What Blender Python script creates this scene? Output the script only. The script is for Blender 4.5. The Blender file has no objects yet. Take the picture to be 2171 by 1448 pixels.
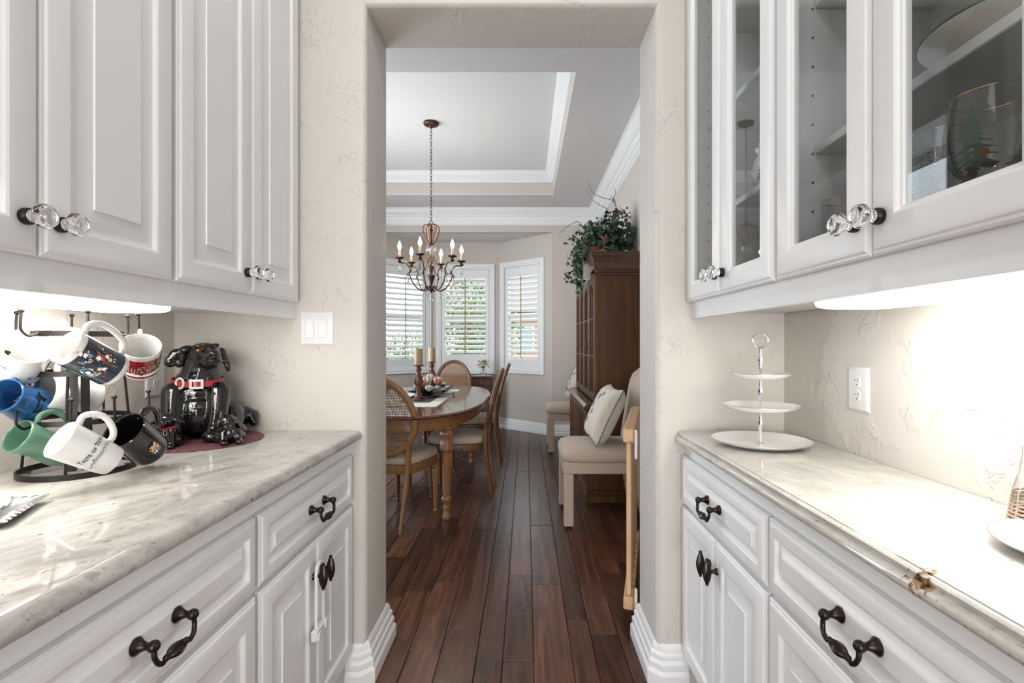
import bpy, bmesh, math, random
from mathutils import Vector as V, Matrix as Mx
from math import sin, cos, pi, radians as R

# ------------------------------------------------------------------ camera
SC = bpy.context.scene
COL = SC.collection
F, CX, CY, H = 1085.0, 1114.0, 727.0, 1.228
cd = bpy.data.cameras.new('camera'); cam = bpy.data.objects.new('camera', cd); COL.objects.link(cam)
cam.location = (0, 0, H); cam.rotation_euler = (R(90), 0, 0)
cd.sensor_width = 36; cd.lens = F / 2171 * 36
cd.shift_x = -(CX - 1085.5) / 2171; cd.shift_y = (CY - 724) / 2171
cd.clip_start = .02; cd.clip_end = 200
SC.camera = cam
# ------------------------------------------------------------------ view, world, lamps
SC.view_settings.view_transform = 'Standard'; SC.view_settings.look = 'None'
SC.view_settings.gamma = 1; SC.view_settings.use_curve_mapping = False
SC.view_settings.exposure = 0.0
SC.cycles.use_denoising = True
SC.cycles.max_bounces = 10; SC.cycles.transparent_max_bounces = 16
SC.cycles.caustics_reflective = False
SC.cycles.sample_clamp_indirect = 6
wd = bpy.data.worlds.new('world'); SC.world = wd; wd.use_nodes = True
bg = wd.node_tree.nodes['Background']; bg.inputs[0].default_value = (.90, .95, 1, 1); bg.inputs[1].default_value = 3.0

def lamp(name, kind, loc, energy, color=(1, 1, 1), size=.2, size_y=None, rot=(0, 0, 0), shape=None, spread=None):
    d = bpy.data.lights.new(name, kind); d.energy = energy; d.color = color
    if kind == 'AREA':
        d.size = size
        d.shape = shape or ('RECTANGLE' if size_y else 'SQUARE')
        if size_y: d.size_y = size_y
        if spread: d.spread = spread
    elif kind == 'SUN': d.angle = size
    else: d.shadow_soft_size = size
    o = bpy.data.objects.new(name, d); o.location = loc; o.rotation_euler = rot; COL.objects.link(o)
    return o
WARM = (1, .93, .84); NEUT = (1, .985, .965); COOL = (.86, .93, 1)
# assumed, unseen recessed ceiling lamps of the pantry, then two added soft fills behind the camera
lamp('assumed_pantry_downlight', 'AREA', (-.12, 1.15, 3.03), 5, NEUT, .16, shape='DISK')
lamp('assumed_pantry_downlight', 'AREA', (-.12, .2, 3.03), 5, NEUT, .16, shape='DISK')
lamp('kitchen_ceiling_fill', 'AREA', (-.1, -1.5, 3.0), 22, NEUT, 2.2, 1.6)  # broad unseen overhead panel, added to lift the general brightness
lamp('kitchen_fill_light', 'AREA', (-.2, -4.0, 1.15), 245, (.965, .985, 1), 3.4, 2.1, rot=(R(90), 0, 0))  # not a window: unseen soft panel added to flatten the frontal light
# cool soft panel added inside the solid left dining wall, for assumed side daylight
lamp('dining_side_fill', 'AREA', (-2.62, 4.3, 1.75), 125, (.80, .90, 1), 3.0, 1.7, rot=(0, R(-90), 0))
lamp('sun', 'SUN', (0, 20, 10), 3.2, (1, .97, .9), R(3), rot=(R(38), R(-25), 0))

# ------------------------------------------------------------------ mesh builder
class B:
    def __init__(s): s.v = []; s.f = []; s.m = []
    def add(s, vs, fs, m=0):
        o = len(s.v); s.v += [tuple(p) for p in vs]
        s.f += [tuple(i + o for i in f) for f in fs]; s.m += [m] * len(fs); return s
    def join(s, b, mat=None, m=None):
        o = len(s.v)
        s.v += [tuple(mat @ V(p)) for p in b.v] if mat else b.v
        s.f += [tuple(i + o for i in f) for f in b.f]; s.m += b.m if m is None else [m] * len(b.f); return s
    def box(s, x0, x1, y0, y1, z0, z1, m=0, c=0, mat=None):
        X = (min(x0, x1), max(x0, x1)); Y = (min(y0, y1), max(y0, y1)); Z = (min(z0, z1), max(z0, z1))
        A = (X, Y, Z)
        if c <= 0:
            vs = [(X[i], Y[j], Z[k]) for i in (0, 1) for j in (0, 1) for k in (0, 1)]
            fs = [(0, 1, 3, 2), (4, 6, 7, 5), (0, 4, 5, 1), (2, 3, 7, 6), (0, 2, 6, 4), (1, 5, 7, 3)]
        else:
            vs = []; ix = {}
            for sx in (0, 1):
                for sy in (0, 1):
                    for sz in (0, 1):
                        sg = (sx, sy, sz)
                        for a in range(3):
                            p = [A[k][sg[k]] + (0 if k == a else (c if sg[k] == 0 else -c)) for k in range(3)]
                            ix[sg + (a,)] = len(vs); vs.append(p)
            fs = []
            for a in range(3):
                b_, c_ = [k for k in range(3) if k != a]
                for sa in (0, 1):
                    q = []
                    for (u, w) in ((0, 0), (1, 0), (1, 1), (0, 1)):
                        sg = [0, 0, 0]; sg[a] = sa; sg[b_] = u; sg[c_] = w; q.append(ix[tuple(sg) + (a,)])
                    fs.append(q)
                for sb in (0, 1):
                    for sc_ in (0, 1):
                        lo = [0, 0, 0]; lo[b_] = sb; lo[c_] = sc_; hi = lo[:]; hi[a] = 1
                        fs.append((ix[tuple(lo) + (b_,)], ix[tuple(hi) + (b_,)], ix[tuple(hi) + (c_,)], ix[tuple(lo) + (c_,)]))
            for sx in (0, 1):
                for sy in (0, 1):
                    for sz in (0, 1): fs.append([ix[(sx, sy, sz, a)] for a in range(3)])
        if mat: vs = [mat @ V(p) for p in vs]
        return s.add(vs, fs, m)
    def rings(s, rs, closed_u=True, m=0, cap0=False, cap1=False, loop=False):
        n = len(rs[0]); vs = [p for r in rs for p in r]; fs = []
        nr = len(rs)
        for i in range(nr if loop else nr - 1):
            i2 = (i + 1) % nr
            for j in range(n if closed_u else n - 1):
                k = (j + 1) % n; fs.append((i * n + j, i * n + k, i2 * n + k, i2 * n + j))
        if cap0: fs.append(tuple(range(n)))
        if cap1: fs.append(tuple((nr - 1) * n + j for j in range(n)))
        return s.add(vs, fs, m)
    def lathe(s, prof, n=24, org=(0, 0, 0), mat=None, m=0, flute=0, fd=0, sx=1, sy=1, cap=True):
        rs = []
        for (r, z) in prof:
            r = max(r, 1e-5); ring = []
            for j in range(n):
                a = 2 * pi * j / n; rr = r * (1 + fd * cos(flute * a)) if flute else r
                p = V((rr * cos(a) * sx, rr * sin(a) * sy, z))
                if mat: p = mat @ p
                ring.append((p[0] + org[0], p[1] + org[1], p[2] + org[2]))
            rs.append(ring)
        return s.rings(rs, True, m, cap, cap)
    def tube(s, pts, r, n=8, m=0, closed=False, cap=True, sq=1.0, up=None):
        pts = [V(p) for p in pts]; k = len(pts)
        rad = r if isinstance(r, (list, tuple)) else [r] * k
        tg = []
        for i in range(k):
            a = pts[(i - 1) % k] if (closed or i > 0) else pts[i]; b_ = pts[(i + 1) % k] if (closed or i < k - 1) else pts[i]
            t = (b_ - a); tg.append(t.normalized() if t.length > 1e-9 else V((0, 0, 1)))
        u = V(up) if up else V((0, 0, 1)); u = u - tg[0] * u.dot(tg[0])
        if u.length < 1e-3: u = V((1, 0, 0)); u = u - tg[0] * u.dot(tg[0])
        u.normalize(); rs = []
        for i in range(k):
            u = u - tg[i] * u.dot(tg[i])
            u.normalize(); w = tg[i].cross(u)
            rs.append([pts[i] + u * (rad[i] * cos(2 * pi * j / n)) + w * (rad[i] * sq * sin(2 * pi * j / n)) for j in range(n)])
        return s.rings(rs, True, m, cap and not closed, cap and not closed, loop=closed)
    def ball(s, c, r, n=12, m=0, mat=None):
        rr = r if isinstance(r, (list, tuple)) else (r, r, r); rs = []
        k = max(4, n // 2)
        for i in range(k + 1):
            a = pi * i / k; ring = []
            for j in range(n):
                b_ = 2 * pi * j / n; p = V((rr[0] * max(sin(a), 1e-4) * cos(b_), rr[1] * max(sin(a), 1e-4) * sin(b_), -rr[2] * cos(a)))
                if mat: p = mat @ p
                ring.append(p + V(c))
            rs.append(ring)
        return s.rings(rs, True, m)
    def prism(s, poly, fn, d0, d1, m=0):
        n = len(poly); vs = [fn(p[0], p[1], d0) for p in poly] + [fn(p[0], p[1], d1) for p in poly]
        fs = [tuple(range(n)), tuple(range(n, 2 * n))] + [(i, (i + 1) % n, n + (i + 1) % n, n + i) for i in range(n)]
        return s.add(vs, fs, m)
    def sweep(s, path, prof, side=1, closed=False, z0=0, m=0):
        k = len(path); P = [V((p[0], p[1])) for p in path]; rs = []
        for i in range(k):
            d0 = (P[i] - P[i - 1]) if (closed or i > 0) else None
            d1 = (P[(i + 1) % k] - P[i]) if (closed or i < k - 1) else None
            ns = [V((-d.y, d.x)).normalized() for d in (d0, d1) if d is not None]
            nn = ns[0] if len(ns) == 1 else (ns[0] + ns[1]) / max(.3, 1 + ns[0].dot(ns[1]))
            rs.append([(P[i].x + nn.x * o * side, P[i].y + nn.y * o * side, z0 + z) for (o, z) in prof])
        return s.rings(rs, True, m, not closed, not closed, loop=closed)
    def nested(s, u0, u1, v0, v1, loops, fn, m=0, fill=True, back=False):
        rs = []
        for (i, d) in loops:
            rs.append([fn(u0 + i, v0 + i, d), fn(u1 - i, v0 + i, d), fn(u1 - i, v1 - i, d), fn(u0 + i, v1 - i, d)])
        s.rings(rs, True, m, back, fill); return s

def calc(me):
    bm = bmesh.new(); bm.from_mesh(me); bmesh.ops.recalc_face_normals(bm, faces=bm.faces); bm.to_mesh(me); bm.free()
def wloc(o):
    l = V((0, 0, 0))
    while o is not None: l = l + o.location; o = o.parent
    return l
MATS = {}
def mesh(name, b, mats, ang=35, off=None):
    me = bpy.data.meshes.new(name)
    vs = b.v if off is None else [(p[0] - off[0], p[1] - off[1], p[2] - off[2]) for p in b.v]
    me.from_pydata([tuple(p) for p in vs], [], b.f)
    mats = mats if isinstance(mats, (list, tuple)) else [mats]
    for m in mats: me.materials.append(MATS[m])
    me.polygons.foreach_set('material_index', b.m)
    calc(me)
    me.polygons.foreach_set('use_smooth', [True] * len(me.polygons))
    me.set_sharp_from_angle(angle=R(ang)); me.update()
    return me
def mk(name, b, mats, parent=None, w=False, ang=35, kind=None, label=None, loc=None):
    """one mesh object; w: the vertices are world coordinates (parents not rotated)"""
    off = wloc(parent) if (w and parent is not None) else None
    o = bpy.data.objects.new(name, mesh(name, b, mats, ang, off)); COL.objects.link(o)
    if parent is not None: o.parent = parent
    if loc is not None: o.location = loc
    if kind: o['kind'] = kind
    if label: o['label'] = label
    return o
def inst(name, me, parent=None, loc=None, rot=None, mtx=None):
    o = bpy.data.objects.new(name, me); COL.objects.link(o)
    if parent is not None: o.parent = parent
    if mtx is not None: o.matrix_local = mtx
    if loc is not None: o.location = loc
    if rot is not None: o.rotation_euler = rot
    return o
def tag(o, label, cat, group=None):
    o['label'] = label; o['category'] = cat
    if group: o['group'] = group
    return o
def thing(name, label, cat, loc=(0, 0, 0), rz=0, group=None, mtx=None):
    o = bpy.data.objects.new(name, None); COL.objects.link(o); o.empty_display_size = .05
    o.location = loc; o.rotation_euler = (0, 0, rz)
    if mtx is not None: o.matrix_world = mtx
    return tag(o, label, cat, group)
def dup(root, loc, rz, label=None, group=None):
    r = root.copy(); COL.objects.link(r); r.location = loc; r.rotation_euler = (0, 0, rz)
    if label: r['label'] = label
    if group: r['group'] = group
    def rec(a, na):
        for ch in list(a.children):
            c = ch.copy(); COL.objects.link(c); c.parent = na; rec(ch, c)
    rec(root, r); return r
def struct(name, b, mats, parent=None, ang=35):
    return mk(name, b, mats, parent, w=True, ang=ang, kind='structure')
def sempty(name, loc=(0, 0, 0)):
    o = bpy.data.objects.new(name, None); COL.objects.link(o); o.location = loc; o['kind'] = 'structure'; return o
def at(px, py, Y): return V(((px - CX) * Y / F, Y, H - (py - CY) * Y / F))
def from_obj(o):
    dg = bpy.context.evaluated_depsgraph_get(); dg.update()
    me = bpy.data.meshes.new_from_object(o.evaluated_get(dg))
    b = B(); b.add([tuple(v.co) for v in me.vertices], [tuple(p.vertices) for p in me.polygons])
    d = o.data; bpy.data.objects.remove(o)
    bpy.data.meshes.remove(me)
    return b
def text(txt, size, shear=0, space=1.0, bold=0):
    cu = bpy.data.curves.new('writing', 'FONT'); cu.body = txt; cu.size = size; cu.align_x = 'CENTER'; cu.resolution_u = 2
    cu.shear = shear; cu.space_character = space; cu.offset = bold
    o = bpy.data.objects.new('writing', cu); COL.objects.link(o); b = from_obj(o); bpy.data.curves.remove(cu); return b
def organic(els, voxel=.004, smooth=6):
    """one continuous body: ellipsoids and capsules fused, then smoothed"""
    b = B()
    for e in els:
        if e[0] == 'e':
            _, c, r, rot = (list(e) + [(0, 0, 0)])[:4]
            from mathutils import Euler
            b.ball(c, r, 16, mat=Euler([R(a) for a in rot]).to_matrix())
        else:
            _, p, r = e; q = [V(x) for x in p]
            b.tube(q, r, 12)
            b.ball(q[0], r[0], 12); b.ball(q[-1], r[-1], 12)
    me = bpy.data.meshes.new('body'); me.from_pydata([tuple(p) for p in b.v], [], b.f); calc(me)
    o = bpy.data.objects.new('body', me); COL.objects.link(o)
    md = o.modifiers.new('r', 'REMESH'); md.mode = 'VOXEL'; md.voxel_size = voxel
    sm = o.modifiers.new('s', 'SMOOTH'); sm.factor = .5; sm.iterations = smooth
    out = from_obj(o); bpy.data.meshes.remove(me); return out
def bez(p0, p1, p2, p3, n=10):
    p0, p1, p2, p3 = map(V, (p0, p1, p2, p3))
    return [p0 * (1 - t) ** 3 + p1 * 3 * t * (1 - t) ** 2 + p2 * 3 * t * t * (1 - t) + p3 * t ** 3 for t in [i / n for i in range(n + 1)]]
def spline(pts, n=6):
    P = [V(p) for p in pts]; out = []
    for i in range(len(P) - 1):
        a = P[max(i - 1, 0)]; b_, c = P[i], P[i + 1]; d = P[min(i + 2, len(P) - 1)]
        for k in range(n):
            t = k / n
            out.append(.5 * ((2 * b_) + (c - a) * t + (2 * a - 5 * b_ + 4 * c - d) * t * t + (3 * b_ - a - 3 * c + d) * t ** 3))
    out.append(P[-1]); return out

# ------------------------------------------------------------------ materials
def nodes(name):
    m = bpy.data.materials.new(name); m.use_nodes = True; nt = m.node_tree
    MATS[name] = m; return m, nt, nt.nodes['Principled BSDF']
def P(name, col, rough=.5, metal=0, spec=.5, coat=0, trans=0, ior=1.5, emit=None, estr=0, sheen=0):
    m, nt, p = nodes(name)
    p.inputs['Base Color'].default_value = (*col, 1); p.inputs['Roughness'].default_value = rough
    p.inputs['Metallic'].default_value = metal; p.inputs['Specular IOR Level'].default_value = spec
    p.inputs['Coat Weight'].default_value = coat; p.inputs['Coat Roughness'].default_value = .05
    p.inputs['Transmission Weight'].default_value = trans; p.inputs['IOR'].default_value = ior
    p.inputs['Sheen Weight'].default_value = sheen
    if emit: p.inputs['Emission Color'].default_value = (*emit, 1); p.inputs['Emission Strength'].default_value = estr
    return m, nt, p
def N(nt, t, **k):
    n = nt.nodes.new(t)
    for a, b_ in k.items():
        if a.startswith('i_'):
            n.inputs[int(a[2:]) if a[2:].isdigit() else a[2:].replace('_', ' ')].default_value = b_
        else: setattr(n, a, b_)
    return n
def L(nt, a, b_): nt.links.new(a, b_)
def ramp(nt, fac, stops):
    n = nt.nodes.new('ShaderNodeValToRGB'); e = n.color_ramp.elements
    c4 = lambda c: (*c, 1) if len(c) == 3 else c
    e[0].position = stops[0][0]; e[0].color = c4(stops[0][1]); e[1].position = stops[-1][0]; e[1].color = c4(stops[-1][1])
    for (q, c) in stops[1:-1]: el = e.new(q); el.color = c4(c)
    L(nt, fac, n.inputs[0]); return n
def coords(nt, kind='Object', scale=(1, 1, 1), rot=(0, 0, 0)):
    t = nt.nodes.new('ShaderNodeTexCoord'); mp = nt.nodes.new('ShaderNodeMapping')
    mp.inputs['Scale'].default_value = scale; mp.inputs['Rotation'].default_value = rot
    L(nt, t.outputs[kind], mp.inputs[0]); return mp.outputs[0]
def wcoords(nt, scale=(1, 1, 1), rot=(0, 0, 0)):
    g = nt.nodes.new('ShaderNodeNewGeometry'); mp = nt.nodes.new('ShaderNodeMapping')
    mp.inputs['Scale'].default_value = scale; mp.inputs['Rotation'].default_value = rot
    L(nt, g.outputs['Position'], mp.inputs[0]); return mp.outputs[0]
def bump(nt, p, h, strength=.2, dist=.002):
    b_ = N(nt, 'ShaderNodeBump'); b_.inputs['Strength'].default_value = strength; b_.inputs['Distance'].default_value = dist
    L(nt, h, b_.inputs['Height']); L(nt, b_.outputs[0], p.inputs['Normal']); return b_

def plaster(name, col, rough=.6, strength=.5):
    m, nt, p = P(name, col, rough, spec=.3)
    co = wcoords(nt)
    a = N(nt, 'ShaderNodeTexNoise', i_Scale=7.0, i_Detail=3.0, i_Roughness=.55); L(nt, co, a.inputs['Vector'])
    r1 = ramp(nt, a.outputs[0], [(.535, (0, 0, 0)), (.63, (1, 1, 1))])
    b_ = N(nt, 'ShaderNodeTexNoise', i_Scale=20.0, i_Detail=3.0, i_Roughness=.55, i_Distortion=1.0); L(nt, co, b_.inputs['Vector'])
    r2 = ramp(nt, b_.outputs[0], [(.475, (0, 0, 0)), (.505, (1, 1, 1))])
    mu = N(nt, 'ShaderNodeMath', operation='MULTIPLY'); L(nt, r1.outputs[0], mu.inputs[0]); L(nt, r2.outputs[0], mu.inputs[1])
    bump(nt, p, mu.outputs[0], strength, .003); return m
plaster('wall_paint', (.60, .563, .518), .5, .65)
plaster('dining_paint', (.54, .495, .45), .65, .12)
plaster('ceiling_paint', (.66, .645, .625), .8, .1)
plaster('soffit_paint', (.615, .60, .60), .8, .1)
P('tray_paint', (.70, .70, .70), .8, spec=.2)
P('white_trim', (.80, .80, .80), .28)
P('interior_white', (.62, .63, .62), .5)
m, nt, p = P('cabinet_paint', (.76, .765, .77), .33)
n_ = N(nt, 'ShaderNodeTexNoise', i_Scale=260.0, i_Detail=2.0); L(nt, wcoords(nt), n_.inputs['Vector']); bump(nt, p, n_.outputs[0], .06, .0006)
P('white_plastic', (.72, .72, .71), .3)
P('slot_dark', (.05, .05, .05), .5)
P('white_ceramic', (.60, .60, .585), .1, coat=.3)
P('cream_ceramic', (.78, .76, .70), .15, coat=.3)
P('black_ceramic', (.006, .006, .007), .06, coat=.5)
P('blue_ceramic', (.018, .085, .23), .1, coat=.4)
P('green_ceramic', (.085, .19, .13), .18, coat=.3)
P('navy_print', (.018, .024, .042), .12, coat=.3)
P('red_print', (.26, .012, .016), .15, coat=.3)
P('orange_print', (.55, .09, .025), .2); P('yellow_print', (.65, .38, .09), .2); P('sky_print', (.10, .30, .45), .2)
P('skin_print', (.62, .42, .33), .25); P('brown_print', (.07, .03, .02), .3); P('black_print', (.015, .014, .014), .3)
P('green_print', (.03, .16, .055), .2); P('white_print', (.8, .8, .78), .2)
P('pine_print', (.035, .085, .065), .4); P('teal_stripe', (.03, .12, .08), .2)
P('grey_blue_print', (.16, .24, .29), .6); P('grey_green_print', (.12, .18, .11), .6)
P('red_collar', (.36, .02, .028), .25, coat=.2)
P('amber', (.55, .17, .03), .1)
P('black_iron', (.018, .016, .015), .42, .6)
P('bronze', (.028, .019, .015), .33, .75, coat=.15)
P('aged_bronze', (.075, .042, .028), .38, .7)
P('copper_bronze', (.20, .10, .065), .35, .75)
P('chrome', (.86, .86, .87), .07, 1)
P('crystal', (.86, .87, .88), .2, .85)
P('silver', (.75, .75, .76), .14, 1)
P('gold', (.80, .48, .22), .2, 1)
P('glass', (1, 1, 1), .0, trans=1, ior=1.47)
P('candle_wax', (.44, .32, .195), .5)
P('porcelain', (.86, .855, .84), .14, coat=.2)
P('gold_line', (.45, .40, .33), .3, .6)
P('leather_tan', (.60, .47, .385), .42)
P('leaf_dark', (.018, .040, .022), .45); P('leaf_mid', (.040, .082, .038), .45); P('leaf_pale', (.10, .145, .075), .5)
P('twig', (.06, .042, .035), .7); P('red_pod', (.30, .055, .035), .6)
P('petal_white', (.72, .68, .58), .6); P('petal_pink', (.58, .22, .19), .6); P('petal_yellow', (.72, .58, .24), .6)
P('leaf_black', (.022, .028, .026), .25)
P('lace', (.70, .67, .61), .85); P('runner_grey', (.075, .08, .078), .5)
P('piping', (.10, .12, .125), .6)
P('leaf_out', (.14, .22, .07), .6); P('bark', (.14, .10, .075), .9)
P('lawn', (.22, .34, .10), .9); P('concrete', (.55, .54, .52), .8)
P('roof', (.22, .20, .20), .8); P('house_glass', (.25, .32, .38), .1); P('siding', (.7, .7, .68), .6)
P('rattan', (.42, .30, .20), .6)
P('dark_gap', (.02, .010, .007), .7)
m, nt, p = P('brick_wall', (.42, .2, .17), .85)
br = N(nt, 'ShaderNodeTexBrick', i_Scale=4.0); L(nt, coords(nt, 'Object', (1, 1, 1), (R(90), 0, 0)), br.inputs['Vector'])
br.inputs['Color1'].default_value = (.42, .18, .15, 1); br.inputs['Color2'].default_value = (.36, .16, .14, 1); br.inputs['Mortar'].default_value = (.5, .45, .4, 1)
L(nt, br.outputs[0], p.inputs['Base Color'])
# lamps' own surfaces
P('diffuser', (.9, .9, .9), .5, emit=(1, .95, .87), estr=14.5)
P('bulb', (1, .9, .7), .3, emit=(1, .80, .55), estr=120)

def thin_glass(name, tint=(1, 1, 1), k=1.0, rough=0):
    m = bpy.data.materials.new(name); m.use_nodes = True; nt = m.node_tree; nt.nodes.clear(); MATS[name] = m
    o = N(nt, 'ShaderNodeOutputMaterial'); mx = N(nt, 'ShaderNodeMixShader'); t = N(nt, 'ShaderNodeBsdfTransparent'); g = N(nt, 'ShaderNodeBsdfGlossy')
    t.inputs[0].default_value = (*tint, 1); g.inputs['Roughness'].default_value = rough
    lw = N(nt, 'ShaderNodeLayerWeight', i_Blend=.5); pw = N(nt, 'ShaderNodeMath', operation='POWER'); pw.inputs[1].default_value = 5
    L(nt, lw.outputs['Facing'], pw.inputs[0]); mu = N(nt, 'ShaderNodeMath', operation='MULTIPLY_ADD', use_clamp=True); mu.inputs[1].default_value = .9 * k; mu.inputs[2].default_value = .04 * k
    L(nt, pw.outputs[0], mu.inputs[0]); L(nt, mu.outputs[0], mx.inputs[0]); L(nt, t.outputs[0], mx.inputs[1]); L(nt, g.outputs[0], mx.inputs[2]); L(nt, mx.outputs[0], o.inputs[0])
thin_glass('pane', (.97, .98, .98), .8)
thin_glass('goblet_glass', (.95, .965, .97), 1.5)

def wood(name, c0, c1, rough=.35, axis=2, across=38, along=2.2, coat=.15, bmp=.05, dark=None, spec=.5):
    m, nt, p = P(name, c0, rough, coat=coat, spec=spec)
    sc = [across] * 3; sc[axis] = along
    co = coords(nt, 'Object', sc)
    a = N(nt, 'ShaderNodeTexNoise', i_Scale=1.0, i_Detail=5.0, i_Roughness=.62, i_Distortion=.6); L(nt, co, a.inputs['Vector'])
    st = [(.30, c0), (.68, c1)]
    if dark: st = [(.24, dark)] + [(.36, c0), (.7, c1)]
    r = ramp(nt, a.outputs[0], st); L(nt, r.outputs[0], p.inputs['Base Color'])
    if bmp: bump(nt, p, a.outputs[0], bmp, .002)
    return m
wood('hutch_wood', (.060, .0215, .0070), (.105, .044, .0135), .45, 2, 22, 1.2, coat=.0, spec=.25)
wood('hutch_wood_y', (.050, .022, .013), (.085, .038, .021), .25, 1, 22, 1.2)
wood('table_wood', (.10, .034, .015), (.165, .060, .027), .13, 1, 26, 1.6, coat=.15, bmp=.01)
wood('apron_wood', (.19, .082, .028), (.28, .132, .048), .35, 0, 22, 1.6)
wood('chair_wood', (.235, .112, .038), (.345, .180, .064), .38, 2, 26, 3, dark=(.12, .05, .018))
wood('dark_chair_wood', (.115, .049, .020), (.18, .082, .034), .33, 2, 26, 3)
wood('cane', (.20, .112, .05), (.29, .175, .085), .5, 2, 40, 40, bmp=0)
wood('oak', (.52, .315, .155), (.66, .44, .245), .45, 2, 46, 3.0, coat=.05, dark=(.40, .22, .10))
wood('oak_y', (.50, .30, .15), (.64, .42, .235), .45, 1, 46, 3.0, coat=.05, dark=(.40, .22, .10))
wood('candle_wood', (.105, .04, .02), (.16, .068, .034), .35, 2, 30, 5)
wood('mahogany', (.045, .016, .012), (.085, .028, .018), .25, 0, 24, 2)

# floor planks: every plank its own tone
m, nt, p = P('floor_wood', (.1, .05, .03), .29, coat=.03, spec=.4)
oi = N(nt, 'ShaderNodeObjectInfo')
tc = N(nt, 'ShaderNodeTexCoord'); ad = N(nt, 'ShaderNodeVectorMath', operation='ADD'); cm = N(nt, 'ShaderNodeCombineXYZ')
mul = N(nt, 'ShaderNodeMath', operation='MULTIPLY'); mul.inputs[1].default_value = 37.0
L(nt, oi.outputs['Random'], mul.inputs[0]); L(nt, mul.outputs[0], cm.inputs[0]); L(nt, mul.outputs[0], cm.inputs[2])
L(nt, tc.outputs['Object'], ad.inputs[0]); L(nt, cm.outputs[0], ad.inputs[1])
mp = N(nt, 'ShaderNodeMapping'); mp.inputs['Scale'].default_value = (20, 1.5, 1); L(nt, ad.outputs[0], mp.inputs[0])
g1 = N(nt, 'ShaderNodeTexNoise', i_Scale=1.0, i_Detail=6.0, i_Roughness=.65, i_Distortion=1.1); L(nt, mp.outputs[0], g1.inputs['Vector'])
mp2 = N(nt, 'ShaderNodeMapping'); mp2.inputs['Scale'].default_value = (5, 1.6, 1); L(nt, ad.outputs[0], mp2.inputs[0])
g2 = N(nt, 'ShaderNodeTexNoise', i_Scale=1.6, i_Detail=3.0, i_Distortion=1.4); L(nt, mp2.outputs[0], g2.inputs['Vector'])
c1 = ramp(nt, g1.outputs[0], [(.30, (.026, .010, .006)), (.5, (.090, .034, .0185)), (.70, (.165, .068, .036))])
hv = N(nt, 'ShaderNodeHueSaturation'); L(nt, c1.outputs[0], hv.inputs['Color'])
mr = N(nt, 'ShaderNodeMapRange', i_3=.5, i_4=1.3); L(nt, oi.outputs['Random'], mr.inputs[0]); L(nt, mr.outputs[0], hv.inputs['Value'])
mr2 = N(nt, 'ShaderNodeMapRange', i_3=.85, i_4=1.12); L(nt, g2.outputs[0], mr2.inputs[0]); L(nt, mr2.outputs[0], hv.inputs['Saturation'])
kn = ramp(nt, g2.outputs[0], [(.25, (.45, .45, .45)), (.42, (1, 1, 1))])
mxc = N(nt, 'ShaderNodeMix', data_type='RGBA', blend_type='MULTIPLY'); mxc.inputs[0].default_value = .8
L(nt, hv.outputs[0], mxc.inputs[6]); L(nt, kn.outputs[0], mxc.inputs[7]); L(nt, mxc.outputs[2], p.inputs['Base Color'])
mp3 = N(nt, 'ShaderNodeMapping'); mp3.inputs['Scale'].default_value = (9, 26, 1); L(nt, ad.outputs[0], mp3.inputs[0])
g3 = N(nt, 'ShaderNodeTexNoise', i_Scale=1.0, i_Detail=2.0, i_Distortion=1.8); L(nt, mp3.outputs[0], g3.inputs['Vector'])
sc_ = N(nt, 'ShaderNodeMath', operation='MULTIPLY_ADD'); sc_.inputs[1].default_value = .5
L(nt, g3.outputs[0], sc_.inputs[0]); L(nt, g1.outputs[0], sc_.inputs[2])
bump(nt, p, sc_.outputs[0], .6, .003)

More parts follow.
